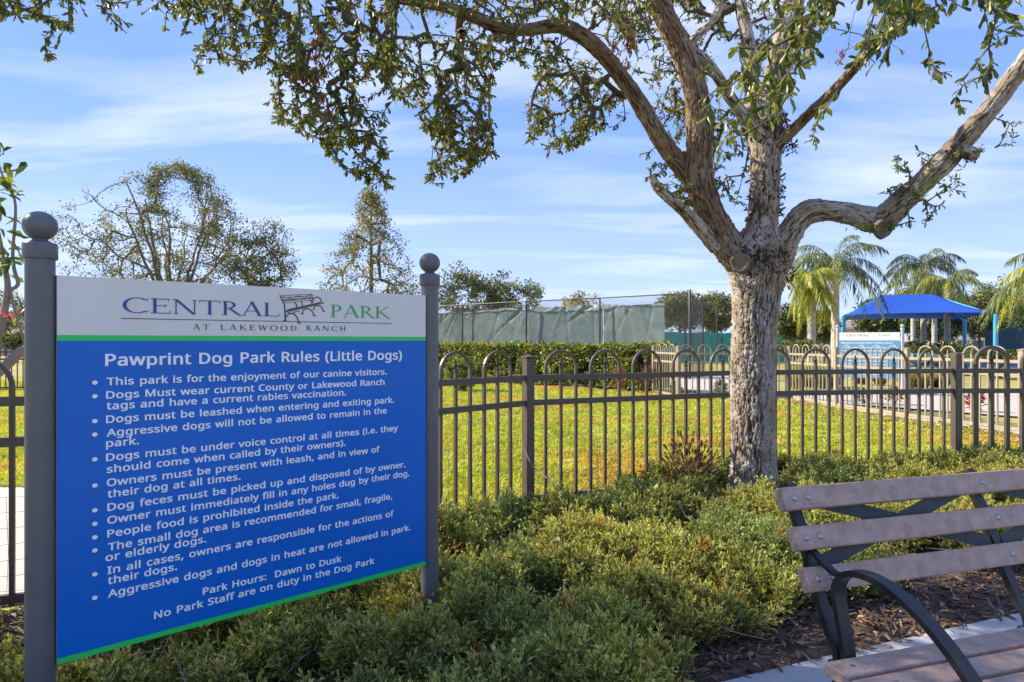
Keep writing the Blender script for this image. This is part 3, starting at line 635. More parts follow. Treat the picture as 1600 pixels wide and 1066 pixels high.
# ------------------------------------------------------------------ oak tree
def catmull(pts, vals, step):
    P_ = [Vector(p) for p in pts]; out, rv = [], []
    for i in range(len(P_) - 1):
        p0, p1, p2, p3 = P_[max(i - 1, 0)], P_[i], P_[i + 1], P_[min(i + 2, len(P_) - 1)]; k = max(2, int((p2 - p1).length / step))
        for j in range(k):
            t = j / k; out.append(.5 * ((2 * p1) + (-p0 + p2) * t + (2 * p0 - 5 * p1 + 4 * p2 - p3) * t * t + (-p0 + 3 * p1 - 3 * p2 + p3) * t ** 3)); tt = t * t * (3 - 2 * t); rv.append(vals[i] * (1 - tt) + vals[i + 1] * tt)
    out.append(P_[-1]); rv.append(vals[-1]); return np.array(out), np.array(rv)
def bark_tube(name, pxs, mt, parent, around=90, step=.012, fx=42, fl=11, amp=.12, lump=.05, seed=0, closed=True):
    pts = [P(a, b, d) for a, b, d, _ in pxs]; rad = [w_ * d / FPX / 2 * (.89 if not limbs else .87) for a, b, d, w_ in pxs]
    C, rr = catmull(pts, rad, step); m = len(C)
    T = np.gradient(C, axis=0); T /= np.linalg.norm(T, axis=1)[:, None]
    A = np.empty_like(C); a = np.cross(T[0], [0, 1., 0]); a /= np.linalg.norm(a)
    for i in range(m): a = a - T[i] * a.dot(T[i]); a /= np.linalg.norm(a); A[i] = a
    Bv = np.cross(T, A); th = np.linspace(0, 2 * np.pi, around, endpoint=False)
    ln = np.concatenate([[0], np.cumsum(np.linalg.norm(np.diff(C, axis=0), axis=1))])
    ct, st = np.cos(th), np.sin(th); dirs = A[:, None, :] * ct[None, :, None] + Bv[:, None, :] * st[None, :, None]
    q = np.stack([np.broadcast_to(ct[None] * rr[:, None], (m, around)) * fx, np.broadcast_to(st[None] * rr[:, None], (m, around)) * fx, np.broadcast_to(ln[:, None] * fl, (m, around))], 2).reshape(-1, 3) + seed * 7.7
    wv = np.stack([fbm(q * .7 + 5, 2), fbm(q * .7 + 31, 2), fbm(q * .7 + 61, 2)], 1) - .5
    f1, f2 = worley((q + wv * 2.6) * np.array([1.35, 1.35, 1.15])); fine = fbm(q * np.array([3.6, 3.6, 3.2]), 3)
    rg = np.clip(np.abs(fbm((q + wv * 1.8) * np.array([.95, .95, .26]) + 9, 2) - .5) * 9, 0, 1)
    h = (.35 + .65 * np.clip((f2 - f1) * 2.6 + .06, 0, 1)) * (.08 + .92 * rg) * np.clip((fine - .18) * 2.6, 0.08, 1.2); big = fbm(q * .12 + 3, 2) - .5
    amp_m = np.minimum(rr * amp, .017)
    disp = (h.reshape(m, around) - .5) * amp_m[:, None] + big.reshape(m, around) * rr[:, None] * lump * 2
    V = C[:, None, :] + dirs * (rr[:, None] + disp)[:, :, None]
    i, j = np.meshgrid(np.arange(m - 1), np.arange(around), indexing='ij'); j2 = (j + 1) % around
    F = np.stack([i * around + j, i * around + j2, (i + 1) * around + j2, (i + 1) * around + j], 2).reshape(-1, 4)
    V = V.reshape(-1, 3); base = len(V); V = np.vstack([V, C[-1:] + T[-1:] * rr[-1] * .25]); h = np.append(h, .3)
    tri = np.stack([np.arange(around) + (m - 1) * around, (np.arange(around) + 1) % around + (m - 1) * around, np.full(around, base)], 1)
    me = np_mesh(name, V, [F, tri], mt, hgt=h, smooth=True)
    return link(bpy.data.objects.new(name, me), parent), C, rr
oak = empty('oak_tree', (0, 0, 0), 0, 'large oak with furrowed pale trunk and spreading limbs in front of fence', 'tree')
limbs = []
def limb(pxs, mt='bark', around=90, **k):
    o, C, rr = bark_tube('limb' if limbs else 'trunk', pxs, M[mt], oak, around=around, seed=len(limbs) + 1, **k); limbs.append((C, rr)); return o
D = 5.5
limb([(1176, 830, D, 100), (1177, 775, D, 88), (1177, 740, D, 79), (1177, 700, D, 75), (1176, 600, D, 73), (1178, 520, D, 73), (1181, 470, D, 78), (1183, 440, D, 90), (1183, 415, D, 104), (1184, 392, D, 92), (1188, 360, D, 60)], around=240, step=.006, fx=46, fl=13)
limb([(1180, 430, D, 60), (1152, 400, D, 62), (1130, 372, D, 54), (1108, 330, D - .02, 49), (1092, 275, D - .05, 50), (1093, 215, D - .1, 46), (1088, 150, D - .15, 42), (1068, 85, D - .2, 40), (1040, 30, D - .25, 38), (1015, -30, D - .3, 36), (990, -110, D - .3, 32)], 'barkbr', 110, step=.009)
limb([(1086, 285, D, 34), (1060, 255, D - .03, 34), (1035, 222, D - .08, 31), (1010, 180, D - .15, 30), (985, 140, D - .22, 29), (955, 100, D - .3, 28), (925, 68, D - .4, 28), (895, 48, D - .45, 28), (868, 40, D - .5, 25), (820, 47, D - .6, 21), (775, 42, D - .7, 20), (735, 25, D - .8, 20), (690, 10, D - .9, 19), (620, -2, D - 1.1, 17), (540, -20, D - 1.3, 15), (450, -35, D - 1.5, 13), (330, -50, D - 1.65, 10), (180, -60, D - 1.8, 8), (20, -60, D - 1.9, 6)], 'barkbr', 80, step=.012)
limb([(1187, 430, D, 70), (1189, 385, D, 62), (1192, 340, D, 52), (1195, 300, D, 50), (1196, 255, D, 52), (1197, 215, D, 60), (1199, 185, D, 52), (1205, 150, D, 42), (1214, 110, D, 40), (1224, 70, D, 38), (1234, 30, D, 38), (1244, -20, D, 36), (1255, -110, D, 30)], 'bark', 110, step=.009)
limb([(1192, 225, D - .02, 30), (1180, 180, D + .05, 30), (1175, 140, D + .1, 27), (1172, 95, D + .12, 25), (1165, 45, D + .15, 22), (1150, -20, D + .2, 18)], 'bark', 64)
limb([(1190, 215, D - .1, 22), (1165, 185, D - .12, 22), (1140, 150, D - .15, 20), (1118, 115, D - .15, 19), (1095, 88, D - .15, 18), (1078, 75, D - .15, 16), (1090, 55, D - .12, 16), (1115, 30, D - .1, 14), (1140, -20, D, 12)], 'barkpale', 56)
limb([(1200, 235, D - .05, 22), (1230, 212, D - .15, 20), (1265, 178, D - .4, 19), (1300, 145, D - .7, 18), (1338, 103, D - 1.1, 18), (1375, 65, D - 1.5, 18), (1420, 20, D - 2.0, 19), (1450, -40, D - 2.4, 19), (1440, -110, D - 2.8, 18), (1380, -190, D - 3.1, 15), (1250, -230, D - 3.2, 12)], 'barkbr', 60)
limb([(1183, 440, D, 70), (1212, 405, D, 58), (1230, 372, D - .03, 46), (1246, 346, D - .06, 42), (1266, 331, D - .08, 44), (1300, 330, D - .1, 36), (1335, 336, D - .13, 38), (1362, 343, D - .16, 46), (1385, 338, D - .2, 46), (1412, 312, D - .24, 41), (1445, 282, D - .3, 38), (1480, 248, D - .35, 41), (1510, 213, D - .4, 38), (1545, 172, D - .45, 34), (1577, 130, D - .5, 32), (1610, 85, D - .6, 31), (1650, 20, D - .7, 28), (1680, -60, D - .8, 24)], 'bark', 100, step=.010, lump=.09)
limb([(1120, 388, D - .03, 26), (1092, 355, D - .1, 24), (1066, 327, D - .15, 22), (1042, 306, D - .2, 20), (1028, 294, D - .22, 17), (1018, 274, D - .22, 12)], 'barkpale', 56)
limb([(1505, 235, D - .42, 26), (1516, 240, D - .46, 24), (1524, 243, D - .5, 20)], 'bark', 48)
# an upper limb over the near left and one over the right edge (their foliage hangs into view)
limb([(1640, 40, D - .7, 18), (1600, -30, D - 1.3, 16), (1540, -70, D - 1.9, 14), (1470, -90, D - 2.4, 12)], 'barkbr', 32)
# cut knots
def knot(px, py, d, r, nv):
    nv = Vector(nv).normalized(); c = P(px, py, d); q = nv.to_track_quat('Z', 'Y').to_matrix(); mb = MB()
    prof = [(r * 1.25, -.03), (r * 1.3, .0), (r * 1.18, .012), (r * .95, .014), (r * .86, .004), (r * .5, -.002), (.001, -.004)]
    vs = []; n = 28
    for rr_, z_ in prof:
        for k in range(n): an = 2 * math.pi * k / n; rj = rr_ * (1 + .06 * math.sin(3 * an) + .04 * math.sin(7 * an)); vs.append(c + q @ Vector((rj * math.cos(an), rj * math.sin(an), z_)))
    fs = [(i * n + k, i * n + (k + 1) % n, (i + 1) * n + (k + 1) % n, (i + 1) * n + k) for i in range(len(prof) - 1) for k in range(n)]
    mb.add(vs, fs, True); mb.build('knot', M['cut'], oak)
knot(1157, 411, D - .245, .062, (-.35, -1, .1)); knot(1382, 357, D - .30, .066, (.25, -1, -.55)); knot(1027, 292, D - .27, .03, (-.9, -.5, .1))
# foliage attractors: (poly in picture, distance, spread, count)
def in_poly(x, y, poly):
    c = np.zeros(len(x), bool); n = len(poly)
    for i in range(n):
        x0, y0 = poly[i]; x1, y1 = poly[(i + 1) % n]; k = ((y0 > y) != (y1 > y)) & (x < (x1 - x0) * (y - y0) / (y1 - y0 + 1e-9) + x0); c ^= k
    return c
def sample(poly, d0, dr, n):
    xs = [p[0] for p in poly]; ys = [p[1] for p in poly]; ox = np.empty(0); oy = ox
    while len(ox) < n:
        x = rng.uniform(min(xs), max(xs), n * 3); y = rng.uniform(min(ys), max(ys), n * 3); k = in_poly(x, y, poly)
        # clumpiness
        k &= n2(x / 46, y / 46, d0) * .75 + rng.uniform(0, .55, len(x)) > .47
        ox = np.append(ox, x[k]); oy = np.append(oy, y[k])
    x, y = ox[:n], oy[:n]; d = rng.normal(d0, dr, n).clip(d0 - 2 * dr, d0 + 2 * dr)
    return np.stack([(x - CX) / FPX * d, d, EYE - (y - CY) / FPX * d], 1)
CL = [  # mid-size leaves, 4-5 m away
 ([(-20, -60), (130, -60), (130, 20), (100, 45), (60, 30), (20, 30), (-20, 20)], 3.9, .2, 70), ([(45, 50), (130, 28), (115, 60), (75, 98), (40, 92)], 3.9, .08, 8),
 ([(150, -30), (265, -30), (245, 40), (215, 72), (165, 60)], 3.9, .15, 22), ([(235, 10), (300, 10), (295, 70), (250, 60)], 3.9, .1, 7),
 ([(265, -40), (620, -40), (620, 90), (560, 125), (440, 118), (370, 108), (300, 80), (330, 50), (270, 20)], 4.15, .28, 330),
 ([(430, 100), (620, 90), (600, 150), (560, 190), (570, 225), (505, 228), (425, 185)], 4.2, .22, 135), ([(500, 215), (600, 170), (612, 290), (590, 305), (530, 262)], 4.2, .14, 62), ([(272, 80), (330, 68), (320, 110), (285, 120)], 4.1, .1, 5), ([(415, 160), (450, 155), (445, 195), (428, 195)], 4.1, .05, 4),
 ([(590, 55), (800, 45), (780, 110), (765, 160), (776, 245), (720, 250), (660, 205), (620, 170), (590, 110)], 4.6, .3, 250), ([(655, 190), (775, 190), (765, 245), (722, 288), (655, 290), (680, 240)], 4.6, .18, 72),
 ([(600, -60), (1040, -60), (1010, 60), (940, 50), (860, 34), (760, 34), (640, 20)], 4.8, .4, 250),
 ([(795, 50), (880, 60), (900, 110), (830, 110), (790, 90)], 4.9, .25, 40),
 ([(835, 110), (920, 90), (985, 150), (940, 175), (950, 200), (880, 240), (822, 222), (818, 170)], 5.7, .25, 210), ([(935, 150), (1000, 190), (985, 215), (930, 205)], 5.6, .1, 8),
 ([(930, -30), (1090, -30), (1100, 110), (1085, 200), (1030, 150), (985, 110), (940, 60)], 6.2, .35, 190), ([(1000, 150), (1095, 150), (1130, 215), (1120, 290), (1060, 275), (1020, 210)], 6.0, .25, 90), ([(1000, 235), (1050, 240), (1090, 300), (1085, 345), (1010, 285)], 5.4, .15, 38),
 ([(1080, -40), (1220, -40), (1200, 120), (1120, 60), (1085, 60)], 6.0, .3, 110), ([(1100, 140), (1190, 190), (1160, 330), (1110, 300)], 5.7, .15, 40),
 ([(1430, 225), (1515, 225), (1520, 300), (1470, 335), (1425, 320), (1400, 290)], 5.05, .1, 20), ([(1365, 225), (1410, 245), (1440, 280), (1420, 285)], 5.1, .05, 9), ([(1365, 285), (1420, 285), (1430, 300), (1370, 308)], 5.1, .05, 6), ([(1415, 320), (1465, 320), (1465, 358), (1420, 350)], 5.1, .05, 8), ([(1290, 333), (1400, 345), (1390, 370), (1300, 362)], 5.05, .06, 6), ([(1525, 205), (1610, 185), (1610, 220), (1540, 235)], 4.9, .05, 6)]
CN = [  # near, large leaves hanging 2-3 m away
 ([(1190, -40), (1490, -40), (1470, 35), (1380, 60), (1330, 55), (1260, 60), (1190, 40)], 2.7, .3, 92), ([(1150, 40), (1320, 50), (1290, 100), (1230, 170), (1180, 210), (1140, 190)], 2.7, .3, 56),
 ([(1090, 90), (1160, 150), (1160, 260), (1130, 265), (1100, 200)], 2.9, .2, 16), ([(1330, 60), (1405, 60), (1380, 105), (1340, 130)], 2.9, .12, 11), ([(1260, 150), (1300, 150), (1295, 235), (1255, 215)], 3.0, .08, 5),
 ([(1490, -30), (1610, -30), (1610, 50), (1560, 60), (1500, 60)], 3.0, .25, 34), ([(1445, 85), (1480, 85), (1480, 125), (1448, 130)], 3.2, .06, 6), ([(1480, 100), (1550, 105), (1545, 185), (1495, 190)], 3.2, .08, 10), ([(1540, 60), (1560, 60), (1560, 110), (1545, 105)], 3.2, .06, 2), ([(1300, -60), (1470, -60), (1440, 20), (1330, 20)], 2.4, .15, 16)]
# crown continuing above the picture (it is there, out of frame)
def dome(n):
    v = rdir(n); v[:, 2] = np.abs(v[:, 2]); c = np.array([1.0, 5.6, 4.2]); return c + v * rng.uniform(.55, 1, (n, 1)) * np.array([3.6, 2.3, 2.1])
base = np.concatenate([c[::6] for c, _ in limbs[1:]])
attm = np.concatenate([sample(c[0], c[1], c[2], int(c[3] * (1.75 if c[3] > 30 else 1))) for c in CL] + [dome(420)]); ntop = 420
X, par, r, tips, nb = grow(base, None, attm, .12, .14, .0021, .46, sag=.10)
tw = link(bpy.data.objects.new('twigs', skel_mesh('twigs', X, par, r, nb, M['wooddark'])), oak); tag(tw, kind='stuff')
def tip_leaves(X, par, tips, nl, ln, wd, cols, wts, spread=.11, droop=.35):
    n = len(tips); T = np.repeat(tips, nl); a = X[T]; pr = par[T]; d = a - X[pr]; L_ = np.linalg.norm(d, axis=1)[:, None] + 1e-6; d /= L_
    t = rng.uniform(0, 1, (len(T), 1)) ** .8; pos = a - d * t * np.minimum(spread, L_)
    dr = d * rng.uniform(.2, 1.0, (len(T), 1)) + rdir(len(T)) * .8 + np.array([0, 0, -droop]); nr = rdir(len(T)) * .8 + np.array([0, 0, .8])
    l = ln * rng.uniform(.6, 1.25, len(T)); return pos, dr, nr, l, l * wd * rng.uniform(.8, 1.2, len(T)), mixcol(len(T), cols, wts, .25)
OAK = [(.10, .13, .03), (.15, .17, .035), (.24, .23, .045), (.06, .085, .03), (.34, .29, .04), (.20, .12, .05)]
sets = [tip_leaves(X, par, tips, 9, .043, .38, OAK, [.32, .3, .17, .14, .05, .04])]
attn = np.concatenate([sample(*c) for c in CN])
Xn, pn, rn, tn, nbn = grow(base, None, attn, .10, .16, .0017, .42, sag=.12)
tw2 = link(bpy.data.objects.new('twigs', skel_mesh('twigs', Xn, pn, rn, nbn, M['wooddark'])), oak); tag(tw2, kind='stuff')
sets.append(tip_leaves(Xn, pn, tn, 5, .058, .36, OAK, [.34, .26, .1, .24, .04, .02], spread=.10, droop=.5))
# bare hanging twigs
pos, dr, nr, ll, ww, cc = [np.concatenate([s[i] for s in sets]) for i in range(6)]
# the 300 leaves that show largest are objects, the rest one part
scr = ll * FPX / pos[:, 1]; px_ = pos[:, 0] / pos[:, 1] * FPX + CX; py_ = CY - (pos[:, 2] - EYE) / pos[:, 1] * FPX
inv = (px_ > 0) & (px_ < 1600) & (py_ > 0) & (py_ < 1066) & (pos[:, 1] > .5); key = np.where(inv, scr, 0); order = np.argsort(-key)
big, rest = order[:290], order[290:]
V, F = leaf_V(pos[rest], dr[rest], nr[rest], ll[rest], ww[rest])
fo = link(bpy.data.objects.new('foliage', np_mesh('foliage', V, F, M['leaf'], np.repeat(cc[rest], 8, 0))), oak); tag(fo, kind='stuff')
lm = []
for k, c in enumerate(OAK):
    v, f = leaf_V(np.zeros((1, 3)), np.array([[1., 0, 0]]), np.array([[0, 0, 1.]]), np.array([1.]), np.array([.4]), .3 * k)
    lm.append(np_mesh('leaf', v, f, M['leaf'], np.tile(np.array(c), (8, 1))))
for i in big:
    d_ = Vector(dr[i]).normalized(); s_ = d_.cross(Vector(nr[i])).normalized(); n_ = s_.cross(d_)
    mt_ = Matrix((d_, s_, n_)).transposed().to_4x4(); mt_.translation = Vector(pos[i])
    k = int(np.argmin(np.abs(np.array(OAK) - cc[i]).sum(1)))
    o = link(bpy.data.objects.new('leaf', lm[k]), oak); o.matrix_local = mt_ @ Matrix.Scale(float(ll[i]), 4)
# rust-coloured dead clusters and small fresh epiphyte leaves, loose bark shreds
def cluster(name, ells, n, ln, wd, cols, mt, parent=oak, droop=1.):
    ps = []
    for (px, py, d, rx, ry, k) in ells:
        m = int(n * k); u = rdir(m) * rng.uniform(0, 1, (m, 1)) ** .5; ps.append(np.stack([(px - CX + u[:, 0] * rx) / FPX * d, d + u[:, 1] * .09, EYE - (py - CY + u[:, 2] * ry) / FPX * d], 1))
    p = np.concatenate(ps); m = len(p); dd = rdir(m) * .6 + np.array([0, 0, -droop]); l = ln * rng.uniform(.6, 1.3, m)
    V, F = leaf_V(p, dd, rdir(m), l, l * wd); o = link(bpy.data.objects.new(name, np_mesh(name, V, F, mt, np.repeat(mixcol(m, cols, [1] * len(cols), .3), 8, 0))), parent); return tag(o, kind='stuff')
cluster('dead_leaves', [(488, 112, 4.05, 26, 22, .45), (498, 70, 4.1, 10, 30, .2), (505, 150, 4.1, 8, 10, .1), (515, 175, 4.1, 8, 8, .08), (975, 30, 5.0, 12, 40, .45), (985, 60, 5.0, 9, 25, .3), (960, 75, 5.0, 7, 16, .12), (978, 100, 5.0, 5, 12, .08), (858, 240, 5.7, 4, 10, .04), (1310, 85, 3.6, 8, 10, .05)], 260, .05, .26, [(.30, .09, .035), (.22, .07, .03), (.36, .15, .07)], M['dead'])
def shreds(ells, n):
    ps = []
    for (px, py, d, rx, ry, k) in ells:
        m = int(n * k); u = rdir(m); u[:, 1] = -np.abs(u[:, 1]); ps.append(np.stack([(px - CX + u[:, 0] * rx) / FPX * d, d + u[:, 1] * rx / FPX * d * .9, EYE - (py - CY + u[:, 2] * ry) / FPX * d], 1))
    p = np.concatenate(ps); m = len(p); dd = rdir(m) + np.array([0, 0, .3]); l = rng.uniform(.02, .065, m)
    V, F = leaf_V(p, dd, rdir(m), l, l * rng.uniform(.12, .4, m)); o = link(bpy.data.objects.new('loose_bark', np_mesh('loose_bark', V, F, M['dead'], np.repeat(mixcol(m, [(.09, .06, .045), (.13, .095, .07), (.04, .03, .025), (.18, .13, .09)], [1, 1, 1, .6], .3), 8, 0))), oak); tag(o, kind='stuff')
shreds([(1188, 392, D, 34, 22, 1.), (1165, 400, D, 30, 20, .5), (1198, 205, D, 31, 30, 1.), (1215, 232, D, 26, 12, .3), (1215, 432, D, 24, 18, .35), (1195, 300, D, 26, 40, .35), (1500, 245, D - .4, 22, 12, .2), (1150, 385, D, 16, 14, .2), (1190, 330, D, 26, 30, .3), (1188, 410, D - .08, 38, 26, 1.2)], 620)
cluster('sprouts', [(1470, 280, 5.0, 34, 18, .5), (1350, 356, 5.2, 30, 8, .28), (1440, 300, 5.0, 18, 12, .2), (1175, 190, 5.3, 25, 16, .3), (690, 35, 4.6, 10, 12, .12), (1110, 90, 5.2, 14, 8, .1)], 95, .045, .3, [(.16, .26, .03), (.22, .30, .04), (.08, .14, .03)], M['leaf'], droop=.0)

# ------------------------------------------------------------------ background trees
def bg_tree(name, label, px, d, top, wpx, bot, seed, n_att=240, nl=26, leaf=.10, cols=None, wts=None, base_h=1.2, shape='round', cat='tree', group=None, lean=0, spread=.5, thin=.035, openness=.25):
    global rng
    keep = rng; rng = np.random.default_rng(seed)
    cols = cols or [(.055, .075, .03), (.085, .10, .035), (.13, .13, .045), (.035, .05, .022)]; wts = wts or [1] * len(cols)
    x = (px - CX) / FPX * d; H = EYE + (CY - top) / FPX * d; Wd = wpx / FPX * d / 2; zb = max(base_h, EYE + (CY - bot) / FPX * d)
    root = empty(name, (x, d, 0), 0, label, cat, group)
    tr = np.array([[0, 0, 0], [0, 0, base_h * .6], [lean * .3, 0, base_h]] + ([[lean * .5, 0, base_h + (H - base_h) * k] for k in (.15, .3, .45, .6, .75, .88)] if shape == 'cone' else [[lean * .5, 0, base_h + (H - base_h) * k] for k in (.1, .2, .3)]))
    if shape == 'vase':
        tr = [[0, 0, 0], [0, 0, base_h * .6], [0, 0, base_h]]
        for q_ in range(11):
            a_ = q_ * 2.4; e_ = rng.uniform(.35, 1.0); 
            for t_ in np.linspace(.12, .86, 8): tr.append([math.cos(a_) * Wd * .80 * (1 - e_ * .62) * t_ ** .9 + rng.normal(0, .06), math.sin(a_) * Wd * .6 * t_, base_h + (H - base_h) * (.35 + .62 * e_) * t_ + rng.normal(0, .05)])
        tr = np.array(tr)
    v = rdir(n_att); rr_ = rng.uniform(.25, 1, (n_att, 1)) ** .6
    if shape == 'cone':
        t = rng.uniform(0, 1, n_att) ** 1.25; a = rng.uniform(0, 6.28, n_att); rad = Wd * (1 - t ** 1.3 * .93) * rng.uniform(.25, 1, n_att) ** .6
        att = np.stack([np.cos(a) * rad + lean * t, np.sin(a) * rad, zb + (H - zb) * t], 1)
    elif shape == 'vase':
        t = rng.uniform(0, 1, n_att) ** 1.1; a = rng.uniform(0, 6.28, n_att); env = np.sqrt(np.clip(1 - ((t - .12) / .90) ** 2, 0.001, 1)) * (.82 + .3 * np.sin(a * 3 + t * 5)) ; rad = Wd * env.clip(.1, 1) * rng.uniform(.2, 1, n_att) ** .55
        att = np.stack([np.cos(a) * rad + lean * t, np.sin(a) * rad * .8, zb + (H - zb) * t], 1)
    else:
        att = v * rr_ * np.array([Wd, Wd * .8, (H - zb) / 2]) + np.array([lean, 0, (H + zb) / 2])
    k = vnoise(att * (1.3 if d > 15 else 4) + seed) > openness; att = att[k]
    X, par, r, tips, nb = grow(tr, None, att, .35 if d > 12 else .1, .07, .0085 if d > 12 else .002, .46)
    if shape == 'vase': r[3:nb] = np.clip(.085 * (1 - ((np.arange(nb - 3) % 8) / 10)), .02, 1); r[:3] = .2
    else: r[:nb] = np.linspace(.16, .035, nb) if d > 12 else .012
    par[1:nb] = np.arange(nb - 1)
    if shape == 'vase': par[3:nb:8] = 2
    i = np.arange(1, len(X)); p = par[i]; V, F = frusta(X[p], X[i], np.minimum(r[p], r[i] * 2.2 + .01), r[i], 6)
    V0 = V
    link(bpy.data.objects.new('trunk', np_mesh('trunk', V, F, M['barkfar'] if cat != 'shrub' else M['wooddark'], smooth=True)), root)
    T = np.repeat(tips, nl); m = len(T); sp = spread * rng.uniform(.3, 1, (m, 1)); pos = X[T] + rdir(m) * sp * np.array([1, 1, .75])
    l = leaf * rng.uniform(.6, 1.3, m); V, F = card_V(pos, rdir(m), rdir(m), l, l * .55)
    tc_ = mixcol(len(tips), cols, wts, .15)[np.repeat(np.arange(len(tips)), nl)] * rng.uniform(.75, 1.25, (m, 1))
    o = link(bpy.data.objects.new('crown', np_mesh('crown', V, F, M['leaffar'], np.repeat(tc_, 4, 0))), root); tag(o, kind='stuff'); rng = keep
    return root
OLV = [(.11, .13, .055), (.16, .17, .065), (.27, .25, .09), (.065, .08, .04)]
YEL = [(.22, .21, .08), (.32, .27, .08), (.13, .15, .06), (.40, .31, .09)]
bg_tree('oak_tree', 'wide airy tree with open olive crown above left half of the rules sign', 268, 30, 262, 350, 470, 3, 1400, 30, .105, OLV, [4, 3, 2, 2], 2.4, 'vase', spread=.40, openness=.47)
bg_tree('oak_tree', 'lower rounded olive tree at the right foot of the wide airy tree', 405, 31, 338, 125, 480, 4, 300, 20, .11, OLV, [3, 3, 2, 2], 2.0, 'round', spread=.4, openness=.2)
bg_tree('young_tree', 'narrow pointed yellowish tree rising just left of the right sign post', 580, 28, 298, 172, 470, 5, 620, 20, .10, YEL, [3, 2, 4, 1], 2.0, 'cone', spread=.32, openness=.44)
bg_tree('oak_tree', 'dark tree with tufted top just right of the right sign post', 725, 46, 412, 90, 530, 6, 150, 40, .2, OLV, [2, 2, 1, 2], 2, 'round', spread=.55, openness=.35)
bg_tree('oak_tree', 'twin topped dark tree behind the middle of the green court screens', 800, 47, 424, 105, 530, 7, 170, 42, .2, OLV, [2, 2, 1, 2], 2, 'round', spread=.55, openness=.32)
bg_tree('oak_tree', 'small pale tree top peeking over the court fence rail', 905, 56, 452, 76, 530, 8, 80, 40, .2, YEL, [2, 1, 2, 1], 2, 'round', spread=.55, openness=.4)
bg_tree('oak_tree', 'bushy tree seen through the open bay of the court fence', 1062, 44, 455, 78, 530, 9, 170, 46, .18, OLV, [2, 3, 2, 1], 2, 'round', spread=.5, openness=.2)
bg_tree('oak_tree', 'bushy tree just left of the big oak trunk beyond teal screen', 1118, 46, 460, 88, 535, 10, 190, 46, .18, OLV, [2, 3, 2, 1], 2, 'round', spread=.5, openness=.2)
DKG = [(.05, .08, .028), (.09, .115, .035), (.16, .16, .06), (.025, .04, .018)]
bg_tree('magnolia_tree', 'dark glossy small tree with thin stems under the yellow palm', 1238, 34, 478, 64, 535, 11, 130, 44, .17, DKG, [2, 2, 1, 1], 1.4, 'round', spread=.35, openness=.1)
bg_tree('magnolia_tree', 'dark round tree between the yellow palm and the tall palm', 1287, 36, 484, 34, 540, 12, 80, 40, .17, DKG, [2, 2, 1, 1], 1.4, 'round', spread=.35, openness=.1)
bg_tree('magnolia_tree', 'dense dark tree under the blue canopy behind the far welcome sign', 1376, 52, 462, 80, 535, 13, 190, 50, .22, DKG, [2, 3, 2, 1], 1.4, 'round', spread=.5, openness=.1)
bg_tree('magnolia_tree', 'dense dark tree behind the row of palm trunks', 1455, 56, 480, 100, 540, 14, 190, 50, .22, DKG, [2, 3, 1, 1], 1.2, 'round', spread=.5, openness=.1)
bg_tree('oak_tree', 'broad olive tree behind the right corner of the blue canopy', 1530, 58, 455, 130, 540, 15, 300, 52, .22, OLV, [2, 3, 1, 1], 1.5, 'round', spread=.6, openness=.15)
bg_tree('oak_tree', 'tall thin topped tree at the far right behind yellow palm', 1560, 62, 432, 60, 535, 16, 140, 34, .22, OLV, [2, 2, 1, 2], 1.5, 'round', spread=.6, openness=.35)
bg_tree('oak_tree', 'olive tree at the right picture edge above the dark screens', 1625, 52, 460, 90, 540, 17, 200, 50, .2, DKG, [2, 2, 1, 1], 1.5, 'round', spread=.55, openness=.1)
bg_tree('oak_tree', 'hazy far tree at the left edge above the house roof', 8, 60, 455, 90, 525, 18, 130, 36, .22, OLV, [2, 2, 1, 1], 1.5, 'round', spread=.6, openness=.3)
bg_tree('garden_bush', 'dark clipped bush in front of the far left house', 25, 42, 522, 50, 545, 19, 80, 46, .15, DKG, [1, 2, 1, 1], .3, 'round', cat='shrub', spread=.3, openness=.05)
bg_tree('garden_bush', 'low bright hedge bush under the yellow palm', 1245, 27, 533, 75, 556, 20, 90, 46, .10, [(.12, .16, .04), (.18, .20, .05), (.07, .10, .03)], [1, 1, 1], .1, 'round', cat='shrub', spread=.22, openness=.02)
bg_tree('garden_bush', 'low dark hedge bush right of the far welcome sign', 1440, 36, 536, 150, 552, 21, 120, 46, .12, DKG, [1, 2, 1, 1], .1, 'round', cat='shrub', spread=.28, openness=.02)
bg_tree('garden_bush', 'bright yellow green shrub standing before hedge beside the right sign post', 722, 17.5, 558, 66, 606, 22, 110, 60, .05, [(.16, .22, .03), (.24, .28, .04), (.09, .13, .03)], [1, 1, 1], .1, 'round', cat='shrub', spread=.12, openness=.02)
bg_tree('garden_bush', 'low dark planting row in front of the blue canopy post', 1560, 24, 548, 120, 562, 23, 90, 46, .10, DKG, [1, 2, 1, 1], .05, 'round', cat='shrub', spread=.2, openness=.02)

